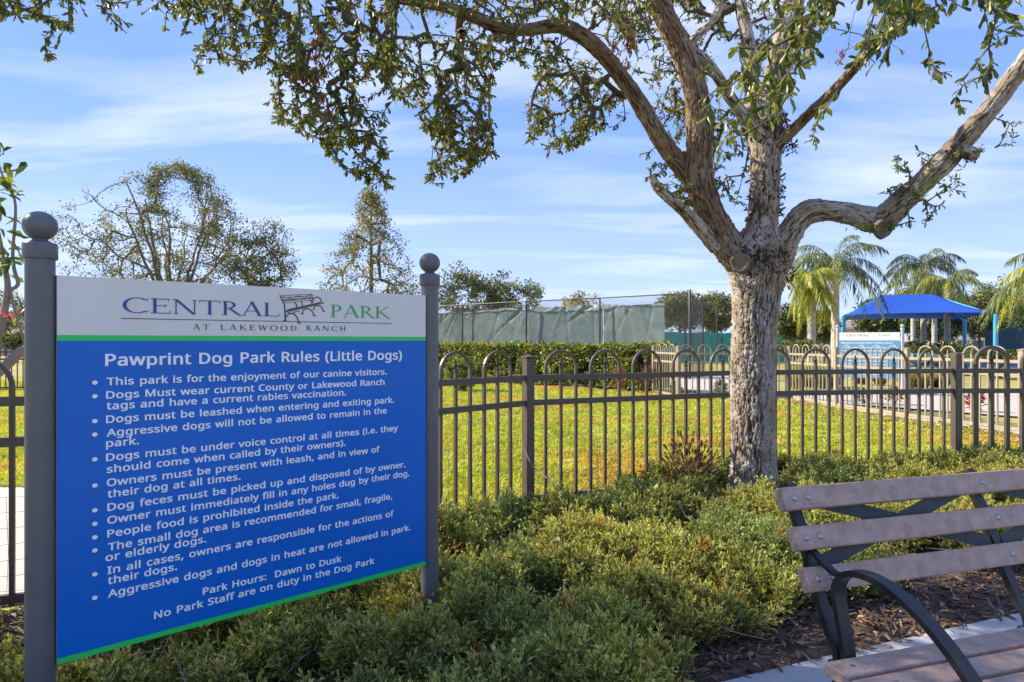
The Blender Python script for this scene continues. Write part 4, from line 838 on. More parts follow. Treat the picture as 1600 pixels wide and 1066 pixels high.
# tree standing to the left of the camera, out of frame: its shade lies over the bench and the front of the bed
shade = empty('oak_tree', (-4.6, 1.9, 0), 0, 'leafy street tree standing left of the camera, shading the bench', 'tree')
vv = rdir(460) * rng.uniform(.3, 1, (460, 1)) ** .5 * np.array([1.75, 1.65, 1.5]) + np.array([-.3, .95, 4.3])
Xs, ps_, rs_, ts_, ns_ = grow(np.array([[0, 0, 0], [0, 0, .9], [0, 0, 1.8], [0, 0, 2.8], [.1, 0, 3.6]]), None, vv, .2, .1, .004, .5)
ps_[1:5] = np.arange(4); rs_[:5] = .12
V, F = frusta(Xs[ps_[1:]], Xs[1:], np.minimum(rs_[ps_[1:]], rs_[1:] * 1.8), rs_[1:], 7); link(bpy.data.objects.new('trunk', np_mesh('trunk', V, F, M['barkfar'], smooth=True)), shade)
T_ = np.repeat(ts_, 44); m_ = len(T_); ps2 = Xs[T_] + rdir(m_) * rng.uniform(.05, .3, (m_, 1)); l_ = rng.uniform(.05, .10, m_)
V, F = leaf_V(ps2, rdir(m_), rdir(m_), l_, l_ * .45); tag(link(bpy.data.objects.new('crown', np_mesh('crown', V, F, M['leaf'], np.repeat(mixcol(m_, OAK, [1] * 6, .2), 8, 0))), shade), kind='stuff')

# leafy sapling at the left edge
sap = empty('sapling', (0, 0, 0), 0, 'leafy young tree with pink blossom at the left edge behind the sign post', 'tree')
mb = MB()
def ptube(l, r0, r1): pts = spline([P(*q) for q in l], 4); mb.tube(pts, [r0 + (r1 - r0) * i / (len(pts) - 1) for i in range(len(pts))], 8)
SD = 3.9
ptube([(-60, 700, SD), (-30, 600, SD), (-8, 540, SD), (6, 490, SD), (12, 450, SD), (8, 420, SD)], .03, .014)
ptube([(10, 455, SD), (28, 445, SD), (22, 420, SD), (20, 390, SD), (24, 340, SD), (22, 310, SD), (8, 285, SD), (0, 262, SD), (-8, 235, SD)], .012, .004)
ptube([(8, 430, SD), (2, 380, SD), (-10, 330, SD)], .011, .004); ptube([(22, 380, SD), (30, 395, SD), (36, 412, SD)], .005, .003); ptube([(14, 445, SD), (22, 480, SD), (34, 520, SD), (44, 560, SD)], .009, .006)
ptube([(-40, 600, SD), (0, 580, SD), (30, 552, SD), (60, 540, SD)], .034, .026)
mb.build('trunk', M['wood'], sap)
lf = []
for (px, py, n_, sprd) in ((8, 245, 4, 12), (18, 280, 9, 14), (8, 300, 8, 14), (5, 350, 7, 14), (10, 365, 5, 12), (26, 310, 4, 8), (8, 400, 9, 14), (20, 405, 6, 12), (-6, 330, 8, 14), (4, 420, 5, 12), (30, 485, 5, 8), (28, 515, 3, 7), (-15, 280, 9, 16), (-14, 400, 9, 16)):
    for _ in range(n_): lf.append((px + rnd.uniform(-sprd, sprd), py + rnd.uniform(-sprd, sprd) * .8, SD + rnd.uniform(-.12, .12)))
p_ = np.array([tuple(P(*q)) for q in lf]); m = len(p_)
sapcols = [(.08, .13, .03), (.14, .20, .03), (.30, .30, .03), (.05, .09, .03)]
dd = rdir(m) * .8 + np.array([.35, 0, .25]); nn_ = rdir(m) + np.array([0, 0, .8]); l = rng.uniform(.06, .11, m)
lmz = []
for c in sapcols:
    v, f = leaf_V(np.zeros((1, 3)), np.array([[1., 0, 0]]), np.array([[0, 0, 1.]]), np.array([1.]), np.array([.42])); lmz.append(np_mesh('leaf', v, f, M['leaf'], np.tile(np.array(c), (8, 1))))
for i in range(m):
    d_ = Vector(dd[i]).normalized(); s_ = d_.cross(Vector(nn_[i])).normalized(); n_ = s_.cross(d_); mt_ = Matrix((d_, s_, n_)).transposed().to_4x4(); mt_.translation = Vector(p_[i])
    o = link(bpy.data.objects.new('leaf', lmz[rnd.choice([0, 0, 1, 1, 2, 3, 3])]), sap); o.matrix_local = mt_ @ Matrix.Scale(float(l[i]), 4)
cluster('blossom', [(14, 489, SD, 9, 4, 1)], 12, .035, .6, [(.6, .04, .12), (.7, .1, .2)], M['dead'], parent=sap, droop=0)

# ------------------------------------------------------------------ hedge and court fence
HA, HB = Vector((-9.0, 28.5)), Vector((3.85, 17.2))
def hedge(name, A, B, h, dep, n, leaf, cols, label):
    A, B = Vector(A), Vector(B); d = (B - A); Ln = d.length; d.normalize(); nn = Vector((d.y, -d.x)); root = empty(name, (A.x, A.y, 0), 0, label, 'hedge')
    s = rng.uniform(0, Ln, n); dens = s
    u = rng.uniform(0, 1, n); topf = rng.random(n) < .35
    y = np.where(topf, rng.uniform(0, dep, n), rng.exponential(.07, n)); z = np.where(topf, h - rng.exponential(.05, n), rng.uniform(.08, h, n))
    bump_ = (vnoise(np.stack([s * 1.7, z * 1.7, y * 0 + 3], 1)) - .5) * .28; y = y - bump_; z = z + np.where(topf, (vnoise(np.stack([s * 2.5, y * 0, y * 0], 1)) - .5) * .12, 0)
    k = (vnoise(np.stack([s * 4, z * 4, y * 2], 1)) > .26); s, y, z = s[k], y[k], z[k]; n = len(s)
    pos = np.stack([d.x * s - nn.x * y, d.y * s - nn.y * y, z], 1)
    l = leaf * rng.uniform(.6, 1.3, n); V, F = card_V(pos, rdir(n), rdir(n) + np.array([nn.x, nn.y, .6]) * .5, l, l * .6)
    tag(link(bpy.data.objects.new('foliage', np_mesh('foliage', V, F, M['leaffar'], np.repeat(mixcol(n, cols, [1] * len(cols), .3), 4, 0))), root), kind='stuff')
    mb = MB()
    for i in range(int(Ln / .6)):
        q = d * (i * .6 + .3) - nn * dep * .5; mb.tube([(q.x, q.y, 0), (q.x + .05, q.y, h * .5), (q.x - .1, q.y, h * .85)], [.02, .015, .006], 5)
    mb.build('stems', M['wooddark'], root)
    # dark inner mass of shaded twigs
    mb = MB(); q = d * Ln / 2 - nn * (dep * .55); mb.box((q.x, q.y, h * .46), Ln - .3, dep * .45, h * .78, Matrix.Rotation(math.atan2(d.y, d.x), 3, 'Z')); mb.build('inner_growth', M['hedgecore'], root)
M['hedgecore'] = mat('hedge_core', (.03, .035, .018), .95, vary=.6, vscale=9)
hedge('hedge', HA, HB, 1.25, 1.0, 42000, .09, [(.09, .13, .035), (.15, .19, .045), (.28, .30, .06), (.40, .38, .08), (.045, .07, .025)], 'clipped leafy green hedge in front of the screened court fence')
def croton(px, py, d, h, wpx, label, cols, seed, n=240, leaf=.07):
    c = P(px, py, d); root = empty('croton', (c.x, c.y, 0), 0, label, 'plant'); r_ = wpx / FPX * d / 2
    mb = MB()
    for k in range(5): a = k * 1.3; mb.tube([(0, 0, 0), (math.cos(a) * r_ * .4, math.sin(a) * r_ * .4, h * .5), (math.cos(a) * r_ * .7, math.sin(a) * r_ * .7, h * .85)], [.012, .009, .004], 5)
    mb.build('stem', M['wooddark'], root)
    u = rdir(n) * rng.uniform(.4, 1, (n, 1)); p = u * np.array([r_, r_, h * .45]) + np.array([0, 0, h * .55]); l = leaf * rng.uniform(.7, 1.3, n)
    V, F = leaf_V(p, u + np.array([0, 0, .5]), rdir(n) + np.array([0, 0, 1]), l, l * .4); tag(link(bpy.data.objects.new('foliage', np_mesh('foliage', V, F, M['leaf'], np.repeat(mixcol(n, cols, [1] * len(cols), .3), 8, 0))), root), kind='stuff')
REDC = [(.5, .02, .02), (.3, .02, .02), (.12, .03, .02), (.07, .10, .03)]
croton(968, 600, 17.2, .72, 24, 'bright red leaved plant against hedge seen through second full hoop', REDC, 1)
croton(1010, 600, 16.9, .78, 30, 'darker red leaved plant at the right end of the hedge', [(.25, .02, .02), (.12, .03, .02), (.05, .07, .03)], 2)
croton(1523, 640, 12.6, .40, 26, 'red leaved plant on walkway edge just right of near gate post', REDC, 3)
croton(1398, 628, 14.0, .36, 30, 'dark red plant beside the walkway below the far welcome sign', [(.2, .02, .02), (.08, .02, .02), (.05, .06, .03)], 4)
croton(1056, 610, 16.2, .34, 16, 'small bright green shrub at the left end of the sunlit fence', [(.14, .2, .04), (.08, .12, .03)], 5)
croton(1126, 610, 16.0, .38, 22, 'small green shrub left of the oak trunk by the sunlit fence', [(.10, .15, .04), (.06, .1, .03)], 6)
croton(1350, 622, 14.3, .30, 20, 'low green plant at the walkway edge left of dark red plant', [(.10, .15, .04), (.06, .1, .03)], 7)

TF = [Vector((-9.9, 37.8)), Vector((-7.4, 35.4)), Vector((-4.8, 33.1)), Vector((-2.3, 30.9)), Vector((.6, 28.2)), Vector((3.43, 26.0)), Vector((6.25, 23.4)), Vector((8.5, 29.6)), Vector((9.45, 30.7))]
court = empty('court_fence', (TF[0].x, TF[0].y, 0), 0, 'tall black chain link court fence with a top rail', 'fence'); o0 = Vector((TF[0].x, TF[0].y, 0))
M['black'] = mat('black_pipe', (.035, .035, .04), .4, vary=.1)
for i, p in enumerate(TF):
    hgt = 3.12 if i == 6 else 3.03
    MB().lathe([(.045 if i == 6 else .034, 0), (.045 if i == 6 else .034, hgt), (.02, hgt + .03)], n=10).build('post', M['black'], court).location = Vector((p.x, p.y, 0)) - o0
for i in range(len(TF) - 1):
    a, b = TF[i], TF[i + 1]; ln = (b - a).length; d = (b - a).normalized()
    MB().tube([Vector((a.x, a.y, 3.02)) - o0, Vector((b.x, b.y, 3.02)) - o0], .022, 8).build('top_rail', M['black'], court)
    mb = MB(); stp = .075 if i < 6 else .16; wr_ = .0042 if i < 6 else .0028; h_ = 3.0; k = -h_
    while k < ln:
        for sgn in (1, -1):
            s0, s1 = k, k + h_; z0, z1 = 0, h_
            if s0 < 0: z0 = -s0; s0 = 0
            if s1 > ln: z1 = h_ - (s1 - ln); s1 = ln
            if sgn < 0: z0, z1 = h_ - z0, h_ - z1
            A_ = Vector((a.x + d.x * s0, a.y + d.y * s0, z0)) - o0; B_ = Vector((a.x + d.x * s1, a.y + d.y * s1, z1)) - o0; mb.tube([A_, B_], wr_, 3, False)
        k += stp
    tag(mb.build('chain_link', M['black'], court), kind='stuff')
# wrinkled windscreens hung behind the wires
def screen(name, A, B, z0, z1, mt, parent, wr=.05, slant=0, seed=0, off=.25, org=None):
    d = (B - A); ln = d.length; d.normalize(); nn = Vector((-d.y, d.x)); nx, nz = int(ln / .06), 44
    s, t = np.meshgrid(np.linspace(0, ln, nx), np.linspace(0, 1, nz), indexing='ij'); z = z0 + (z1 - z0) * t
    s2 = s.copy()
    if slant: s2 = np.minimum(s, ln - slant * (1 - (z - z0) / (z1 - z0)) * 0 ); 
    y = np.zeros_like(s); r_ = np.random.default_rng(seed)
    for k in range(11):
        cx_, cz_ = r_.uniform(0, ln), z1; an = r_.uniform(-1.1, 1.1); w_ = r_.uniform(.03, .07); q = (s - cx_) * math.cos(an) + (z - cz_) * math.sin(an); fade = np.clip(1 - np.abs(np.hypot(s - cx_, z - cz_)) / r_.uniform(1.3, 2.8), 0, 1)
        y += wr * np.exp(-(q / w_) ** 2) * fade * r_.choice([1, -.8]) * 1.3
    y += (fbm(np.stack([s.ravel() * .9, z.ravel() * .9, s.ravel() * 0 + seed], 1), 3).reshape(s.shape) - .5) * wr * 3.2
    sag = (vnoise(np.stack([s.ravel() * .8, s.ravel() * 0, s.ravel() * 0 + seed], 1)).reshape(s.shape) - .5) * .14 * t
    X_ = A.x + d.x * s2 + nn.x * (off + y); Y_ = A.y + d.y * s2 + nn.y * (off + y); V = np.stack([X_, Y_, z + sag], 2).reshape(-1, 3) - np.array(org)
    i, j = np.meshgrid(np.arange(nx - 1), np.arange(nz - 1), indexing='ij'); F = np.stack([i * nz + j, (i + 1) * nz + j, (i + 1) * nz + j + 1, i * nz + j + 1], 2).reshape(-1, 4)
    return link(bpy.data.objects.new(name, np_mesh(name, V, F, mt, smooth=True)), parent)
scr = empty('windscreen', o0, 0, 'wrinkled grey green windscreen sheeting hung behind the court fence wires', 'screen')
for i in range(0, 6):
    A_, B_ = TF[i], TF[i + 1]
    if i == 5: B_ = A_.lerp(B_, .70)
    screen('screen_panel', A_, B_, .35, 2.74, M['tarp'], scr, .035, seed=i + 3, org=o0)
# far teal screens and dark screens
def far_screens(name, label, A, B, n, h, mt, h0=.1):
    A, B = Vector(A), Vector(B); root = empty(name, (A.x, A.y, 0), 0, label, 'fence'); og = Vector((A.x, A.y, 0))
    for i in range(n + 1):
        q = A.lerp(B, i / n); MB().lathe([(.035, 0), (.035, h + .5)], n=8).build('post', M['black'], root).location = Vector((q.x, q.y, 0)) - og
    MB().tube([(0, 0, h + .48), Vector((B.x, B.y, h + .48)) - og], .02, 6).build('top_rail', M['black'], root)
    for i in range(n): screen('screen_panel', A.lerp(B, (i + .01) / n), A.lerp(B, (i + .99) / n), h0, h, mt, root, .03, seed=i + 40, off=.06, org=og)
far_screens('screened_fence', 'teal screened court fence behind the open bay, left of oak trunk', (8.5, 41), (17, 40), 4, 1.86, M['teal'])
far_screens('screened_fence', 'dark blue green screened fence at the far right beyond canopy', (27.4, 38.5), (33.5, 36.5), 3, 2.05, M['navy'])

# ------------------------------------------------------------------ far welcome sign
wd_ = 17.4
wsg = empty('welcome_sign', P(1311.5, 533, wd_).xy.to_3d(), R(-38), 'small distant blue and white welcome sign beyond the sunlit fence', 'sign')
WW = 1.38
wp = MB().box((WW / 2, .012, .98), WW, .02, 1.16).build('sign_panel', M['white'], wsg)
MB().box((WW / 2, .0, .88), WW - .001, .006, .955).build('blue_field', M['skyblue'], wp)
fy = -.0036
def wtext(txt, u0, u1, z, cap, mt=M['letter']): link(bpy.data.objects.new('text_line', text_mesh(txt, 'text_line', mt, u0, u1, z, cap, depth=.002, y=fy)), wp)
wtext("Welcome to Central Park's Tennis Courts", .04, 1.22, 1.275, .034)
serif_word('CENTRAL', wp, 'header_word', M['ink_blue'], .16, .70, 1.46, .05, y=.0016); serif_word('PARK', wp, 'header_word', M['ink_green'], .90, 1.18, 1.46, .05, y=.0016)
for k in range(9): MB().box((.60 + .04 * math.sin(k * 2.1), fy, 1.17 - k * .085), 1.0 + .12 * math.sin(k * 1.3), .002, .010).build('text_bar', M['letter'], wp)
for u in (-.05, WW + .05):
    po = MB().lathe([(.04, 0), (.04, 1.63)], (u, .03, 0), 14).build('post', M['ltpost'], wsg)
    MB().lathe([(.047, 1.62), (.047, 1.66), (.02, 1.675)] + [(max(.004, .048 * math.sin(math.pi * k / 10)), 1.715 - .046 * math.cos(math.pi * k / 10)) for k in range(2, 11)], (u, .03, 0), 14).build('ball_finial', M['ltpost'], po)

# ------------------------------------------------------------------ blue canopy
FL, FR_, BR, BL = Vector((18.4, 37.)), Vector((24.6, 33.85)), Vector((29.1, 42.8)), Vector((22.9, 45.9))
cano = empty('shade_canopy', (FL.x, FL.y, 0), 0, 'blue fabric hip roof shade canopy on blue posts behind the palms', 'canopy'); og = Vector((FL.x, FL.y, 0))
ZE, ZR = 2.78, 4.12; cen = (FL + FR_ + BR + BL) / 4; rdv = (FR_ - FL).normalized(); r1, r2 = cen - rdv * 1.5, cen + rdv * 1.3
def sag_face(a, b, c, d, name):   # a,b eave ; c,d ridge
    n = 14; V = []; a, b, c, d = [Vector(q) for q in (a, b, c, d)]
    for i in range(n + 1):
        t = i / n
        for j in range(n + 1):
            s = j / n; e = a.lerp(b, s); rr_ = d.lerp(c, s); p = e.lerp(rr_, t); p.z -= .35 * math.sin(math.pi * t) * .8 * (.4 + .6 * math.sin(math.pi * s)); p.z += .10 * (1 - t) * math.sin(math.pi * s) * .6; V.append(p - og)
    F = [(i * (n + 1) + j, i * (n + 1) + j + 1, (i + 1) * (n + 1) + j + 1, (i + 1) * (n + 1) + j) for i in range(n) for j in range(n)]
    m_ = MB(); m_.add(V, F, True); o = m_.build(name, M['canopy'], cano)
    md = o.modifiers.new('thick', 'SOLIDIFY'); md.thickness = .012; return o
e = lambda q: Vector((q.x, q.y, ZE)); g = lambda q: Vector((q.x, q.y, ZR))
sag_face(e(FL), e(FR_), g(r2), g(r1), 'fabric_panel'); sag_face(e(BR), e(BL), g(r1), g(r2), 'fabric_panel'); sag_face(e(FR_), e(BR), g(r2), g(r2), 'fabric_panel'); sag_face(e(BL), e(FL), g(r1), g(r1), 'fabric_panel')
for q in (FL, FR_, BR, BL): MB().lathe([(.11, 0), (.11, ZE - .06)], n=12).build('post', M['bluepost'], cano).location = Vector((q.x, q.y, 0)) - og
for a_, b_ in ((FL, r1), (FR_, r2), (BR, r2), (BL, r1), (r1, r2)):
    A_ = (e(a_) if a_ is not r1 else g(r1)) - og; B_ = g(b_) - og; A_.z -= .12; B_.z -= .12
    MB().tube([A_, B_], .05, 8).build('rafter', M['bluepost'], cano)
# tables and seats under the canopy
def picnic(px, d, label, top, seat):
    c = P(px, 560, d); root = empty('picnic_table', (c.x, c.y, 0), R(20), label, 'table')
    MB().box((0, 0, .74), 1.5, .75, .05, bev=.01).build('tabletop', top, root)
    for s_ in (-1, 1):
        MB().box((0, s_ * .62, .45), 1.5, .26, .045, bev=.008).build('seat', seat, root)
        MB().box((s_ * .55, 0, .43), .06, 1.3, .05).build('brace', M['black'], root)
        for q in (-1, 1): MB().strip([(s_ * .55, q * .2, .72), (s_ * .55, q * .6, 0)], (1, 0, 0), .06, .05).build('leg', M['black'], root)
picnic(1436, 30, 'light blue picnic table with yellow seats near the canopy, left one', M['bluepost'], M['yellow'])
picnic(1478, 27, 'yellow picnic table with blue seats near the canopy, right one', M['yellow'], M['bluepost'])

# ------------------------------------------------------------------ palms
def frond_mesh(seed, cols, Ln=2.6, droop=1.0, up=.7, n=46, ll=.62, xs=1.):
    r_ = np.random.default_rng(seed); t = np.linspace(0, 1, 14)
    x = xs * Ln * (t - .12 * t ** 3); z = up * Ln * .55 * np.sin(t * 1.5) - droop * Ln * .62 * t ** 2.2; y = .15 * np.sin(t * 2) * r_.uniform(-1, 1)
    C = np.stack([x, y, z], 1); A, B = C[:-1], C[1:]; ra = np.linspace(.026, .006, 13); rb = np.linspace(.024, .004, 13)
    V1, F1 = frusta(A, B, ra, rb, 4)
    s = np.linspace(.12, .995, n); pc = np.stack([np.interp(s, t, C[:, k]) for k in range(3)], 1); tg = np.stack([np.interp(s, t, np.gradient(C[:, k])) for k in range(3)], 1); tg /= np.linalg.norm(tg, axis=1)[:, None]
    P0, Dd, Nn, LL = [], [], [], []
    for sg in (-1, 1):
        sd = np.cross(tg, [0, 0, 1.]); sd /= np.linalg.norm(sd, axis=1)[:, None]; l = ll * np.sin(np.clip(s * 2.6 + .35, 0, 2.95)) * r_.uniform(.8, 1.15, n)
        P0.append(pc); Dd.append(sd * sg * .8 + tg * .55 + np.stack([r_.normal(0, .25, n), r_.normal(0, .25, n), -r_.uniform(.1, 1.0, n)], 1)); LL.append(l)
    P0 = np.concatenate(P0); Dd = np.concatenate(Dd); Dd /= np.linalg.norm(Dd, axis=1)[:, None]; LL = np.concatenate(LL).clip(.1, 9); m = len(P0)
    sd = np.cross(Dd, [0, 0, 1.]); sd /= np.linalg.norm(sd, axis=1)[:, None] + 1e-9; w_ = .022
    mid = P0 + Dd * (LL * .5)[:, None]; end = P0 + Dd * LL[:, None] - np.array([0, 0, 1.]) * (LL * .55)[:, None]
    V2 = np.stack([P0 - sd * w_ * .5, P0 + sd * w_ * .5, mid + sd * w_, mid - sd * w_, end], 1).reshape(-1, 3); b = np.arange(m)[:, None] * 5
    F2q = b + [0, 1, 2, 3]; F2t = b + [3, 2, 4]
    c = mixcol(m, cols, [1] * len(cols), .25); col = np.vstack([np.tile([.2, .2, .08], (len(V1), 1)), np.repeat(c, 5, 0)])
    o = len(V1); return np_mesh('frond', np.vstack([V1, V2]), [F1[0], F2q + o, F2t + o], M['frond'], col)
GRN = [(.09, .13, .05), (.15, .19, .06), (.27, .29, .08)]; YLW = [(.50, .45, .05), (.38, .40, .06), (.22, .28, .05)]; BLU = [(.06, .085, .06), (.09, .115, .075), (.04, .055, .045)]
kits = {'g': [frond_mesh(i, GRN, 2.6, dr_, up_) for i, (dr_, up_) in enumerate(((.75, .9), (1.15, .7), (1.5, .45)))], 'y': [frond_mesh(10 + i, YLW, 2.3, dr_, up_) for i, (dr_, up_) in enumerate(((1.1, .7), (1.7, .4), (2.1, .1)))], 'h': [frond_mesh(30 + i, YLW, 2.4, dr_, up_, 52, .7, xs_) for i, (dr_, up_, xs_) in enumerate(((1.1, .9, .75), (1.9, .5, .6), (2.2, .1, .42)))], 'b': [frond_mesh(20 + i, BLU, 2.9, dr_, up_) for i, (dr_, up_) in enumerate(((.8, .85), (1.2, .5), (1.5, .3)))]}
def palm(px, d, cy, tw_, mixk, label, seed, nf=18, sc=1., name='palm_tree'):
    r_ = random.Random(seed); b_ = P(px, cy, d); root = empty(name, (b_.x, b_.y, 0), 0, label, 'palm'); H = b_.z; rr_ = tw_ / FPX * d / 2
    prof = []; n = 40
    for i in range(n + 1):
        t = i / n; prof.append((rr_ * (1.25 - .35 * min(1, t * 3) + (.02 if i % 2 else 0) + (.22 * max(0, t - .86) / .14)), t * H))
    MB().lathe(prof, n=14).build('trunk', M['palmtrunk'], root)
    mb = MB()
    for k in range(14): a = k * 2.4; z_ = H - .25 + .02 * k; mb.tube([(math.cos(a) * rr_, math.sin(a) * rr_, z_ - .15), (math.cos(a) * rr_ * 1.9, math.sin(a) * rr_ * 1.9, z_ + .18)], [.05, .02], 5)
    mb.build('boots', M['wood'], root)
    for k in range(nf):
        kk = r_.choice(mixk); a = k * 2.39996 + r_.uniform(-.2, .2); lvl = min(2, int(3 * (k + .5) / nf)); o = link(bpy.data.objects.new('frond', kits[kk][lvl]), root)
        o.location = (0, 0, H - .05 * lvl); o.rotation_euler = (r_.uniform(-.15, .15), r_.uniform(-.45, .1) if lvl == 0 else r_.uniform(-.15, .2), a); s_ = sc * r_.uniform(.85, 1.1); o.scale = (s_, s_, s_)
palm(1305, 30, 412, 13, 'ggggby', 'tall queen palm with dark arching fronds right of the oak trunk', 1, 20, .90)
palm(1268, 28, 438, 14, 'h', 'shorter palm with drooping yellow skirt of fronds beside the oak trunk', 2, 30, .66)
palm(1443, 44, 412, 9, 'gggbby', 'tallest palm rising above the blue canopy ridge', 3, 18, 1.0)
palm(1480, 42, 440, 10, 'ggyby', 'palm above the right slope of the blue canopy', 4, 18, .95)
palm(1427, 46, 450, 8, 'yygg', 'yellowish palm half hidden behind the canopy ridge', 5, 16, .95)
palm(1460, 47, 455, 8, 'gyy', 'palm between the tallest palm and the right slope palm', 6, 14, .8)
palm(1658, 25, 428, 14, 'yygg', 'yellow green palm reaching in from the right picture edge', 7, 20, 1.05)
palm(1520, 60, 475, 7, 'gyy', 'low distant palm crown right of the canopy', 8, 14, 1.0)

# ------------------------------------------------------------------ houses
def house(px0, px1, d, wall_h, roof_h, label, rz=0, over=.5, nw=4):
    a = P(px0, 533, d); b = P(px1, 533, d); Wd = (b - a).length; root = empty('house', (a.x, a.y, 0), rz, label, 'house'); dep = 9
    MB().box((Wd / 2, dep / 2, wall_h / 2), Wd, dep, wall_h).build('wall', M['wall'], root)
    m_ = MB(); x0, x1, y0, y1 = -over, Wd + over, -over, dep + over; ri = min(dep / 2 + over, Wd / 2)
    m_.add([(x0, y0, wall_h), (x1, y0, wall_h), (x1, y1, wall_h), (x0, y1, wall_h), (x0 + ri, dep / 2, wall_h + roof_h), (x1 - ri, dep / 2, wall_h + roof_h)], [(0, 1, 5, 4), (1, 2, 5), (2, 3, 4, 5), (3, 0, 4), (3, 2, 1, 0)]); rf = m_.build('roof', M['roof'], root)
    MB().box((Wd / 2, -over - .03, wall_h - .08), Wd + 2 * over, .04, .18).build('fascia', M['trim'], rf)
    for k in range(nw):
        x = Wd * (k + .5) / nw; fr2 = MB().box((x, -.03, wall_h * .55), 1.3, .06, 1.3).build('window_frame', M['trim'], root)
        MB().box((x - .31, -.065, wall_h * .55), .52, .02, 1.1).build('pane', M['pane'], fr2); MB().box((x + .31, -.065, wall_h * .55), .52, .02, 1.1).build('pane', M['pane'], fr2)
house(1225, 1352, 68, 2.75, 1.9, 'tan roofed beige house seen between the palm trunks', nw=6)
house(1490, 1620, 80, 1.6, 1.2, 'low pale building behind the trees at the far right', nw=5)
house(-120, 60, 62, 2.0, 1.35, 'grey roofed pale house at the far left edge behind lawn', nw=5)

# ------------------------------------------------------------------ ornamental grasses round the far planting
def orn(px, py, h, r_, label, cols, seed):
    c = G(px, py); root = empty('ornamental_grass', (c.x, c.y, 0), 0, label, 'plant', 'ornamental grass clumps round the far planting'); n = 420
    a = rng.uniform(0, 6.28, n); p = np.stack([np.cos(a), np.sin(a), 0 * a], 1) * rng.uniform(0, r_ * .35, (n, 1)); dd = np.stack([np.cos(a), np.sin(a), 0 * a], 1) * rng.uniform(.1, .7, (n, 1)) + np.array([0, 0, 1]); dd /= np.linalg.norm(dd, axis=1)[:, None]
    l = h * rng.uniform(.6, 1.1, n); sd = np.cross(dd, rdir(n)); sd /= np.linalg.norm(sd, axis=1)[:, None]; w_ = .012
    V = np.stack([p - sd * w_, p + sd * w_, p + dd * (l * .6)[:, None] + sd * w_ * .8, p + dd * (l * .6)[:, None] - sd * w_ * .8, p + dd * l[:, None] + np.stack([np.cos(a), np.sin(a), 0 * a - .8], 1) * (l * .22)[:, None]], 1).reshape(-1, 3); b = np.arange(n)[:, None] * 5
    tag(link(bpy.data.objects.new('blades', np_mesh('blades', V, [b + [0, 1, 2, 3], b + [3, 2, 4]], M['leaffar'], np.repeat(mixcol(n, cols, [1] * len(cols), .3), 5, 0))), root), kind='stuff')
STR = [(.40, .33, .12), (.30, .28, .08), (.20, .22, .05)]; STG = [(.30, .34, .05), (.22, .27, .05)]
for i, (px, py, h_, r_, lb, cl) in enumerate(((1262, 604, .95, .5, 'tall yellow green grass clump left of the far welcome sign post', STG), (1246, 608, .6, .4, 'straw coloured grass clump nearest the oak trunk', STR), (1285, 606, .75, .45, 'straw grass clump second from the far welcome sign post', STR), (1300, 604, .85, .5, 'green grass clump touching the left post of far sign', STG),
      (1418, 606, .65, .45, 'straw grass clump right of the far welcome sign', STR), (1440, 606, .6, .45, 'orange tan grass clump second right of the far sign', [(.42, .27, .08), (.3, .24, .08)]), (1470, 606, .5, .5, 'dark green grass clump third right of the far sign', [(.08, .11, .04), (.12, .14, .05)]), (1345, 600, .3, .4, 'low brown grass clump under the far welcome sign', [(.22, .13, .06), (.14, .09, .05)]), (1375, 601, .3, .4, 'low reddish grass clump under right half of the far sign', [(.3, .13, .06), (.14, .09, .05)]))):
    orn(px, py, h_, r_, lb, cl, i)
croton(1404, 566, 22, .85, 10, 'small orange red flowering plant right of the far sign post', [(.7, .10, .03), (.5, .08, .03), (.1, .12, .03)], 8, 80)

# ------------------------------------------------------------------ grass, juniper, mulch
def rowpoly(n, spread=.4): pass
def mk_tuft(seed, n=16, h=.05):
    r_ = np.random.default_rng(seed); a = r_.uniform(0, 6.28, n); p = np.stack([r_.normal(0, .022, n), r_.normal(0, .022, n), np.zeros(n)], 1)
    dd = np.stack([np.cos(a) * r_.uniform(.2, 1.1, n), np.sin(a) * r_.uniform(.2, 1.1, n), np.ones(n)], 1); dd /= np.linalg.norm(dd, axis=1)[:, None]; l = h * r_.uniform(.5, 1.2, n)
    sd = np.cross(dd, rdir(n, r_)); sd /= np.linalg.norm(sd, axis=1)[:, None]; w_ = .0032
    V = np.stack([p - sd * w_, p + sd * w_, p + dd * (l * .55)[:, None] + sd * w_, p + dd * (l * .55)[:, None] - sd * w_, p + dd * l[:, None] + np.stack([np.cos(a), np.sin(a), -.6 + 0 * a], 1) * (l * .2)[:, None]], 1).reshape(-1, 3); b = np.arange(n)[:, None] * 5
    c = np.array([[.42, .42, .05], [.54, .48, .06], [.28, .33, .04], [.60, .42, .14]])[r_.choice(4, n, p=[.4, .3, .22, .08])] * r_.uniform(.8, 1.2, (n, 1))
    return template('tuft', V, [b + [0, 1, 2, 3], b + [3, 2, 4]], M['blade'], np.repeat(c, 5, 0))
def fence_y(x): return np.interp(x, [p[0] for p in NP] + [9], [p[1] for p in NP] + [6.8])
nG = 60000; d = 3.0 + 19 * rng.random(nG) ** 1.35; x = (rng.uniform(-20, 1620, nG) - CX) / FPX * d
k = (d > fence_y(x) + .06) & ~in_poly(x, d, [(-2.5, 3.3), (-1.9, 3.6), (-3.9, 6.05), (-12, 6.3), (-12, 1.9), (-5, 2.3)]) & (d < np.interp(x, [-7, -2.5, 3.9, 4.2, 5, 6.4, 6.5, 7.3, 9], [26, 22.6, 16.9, 15.6, 15.5, 15.1, 13, 9.3, 7])) 
x, d = x[k], d[k]; n = len(x); f_ = n2(x * .9, d * .9, 3); dry = np.clip((f_ - .52) * 4, 0, 1)[:, None]
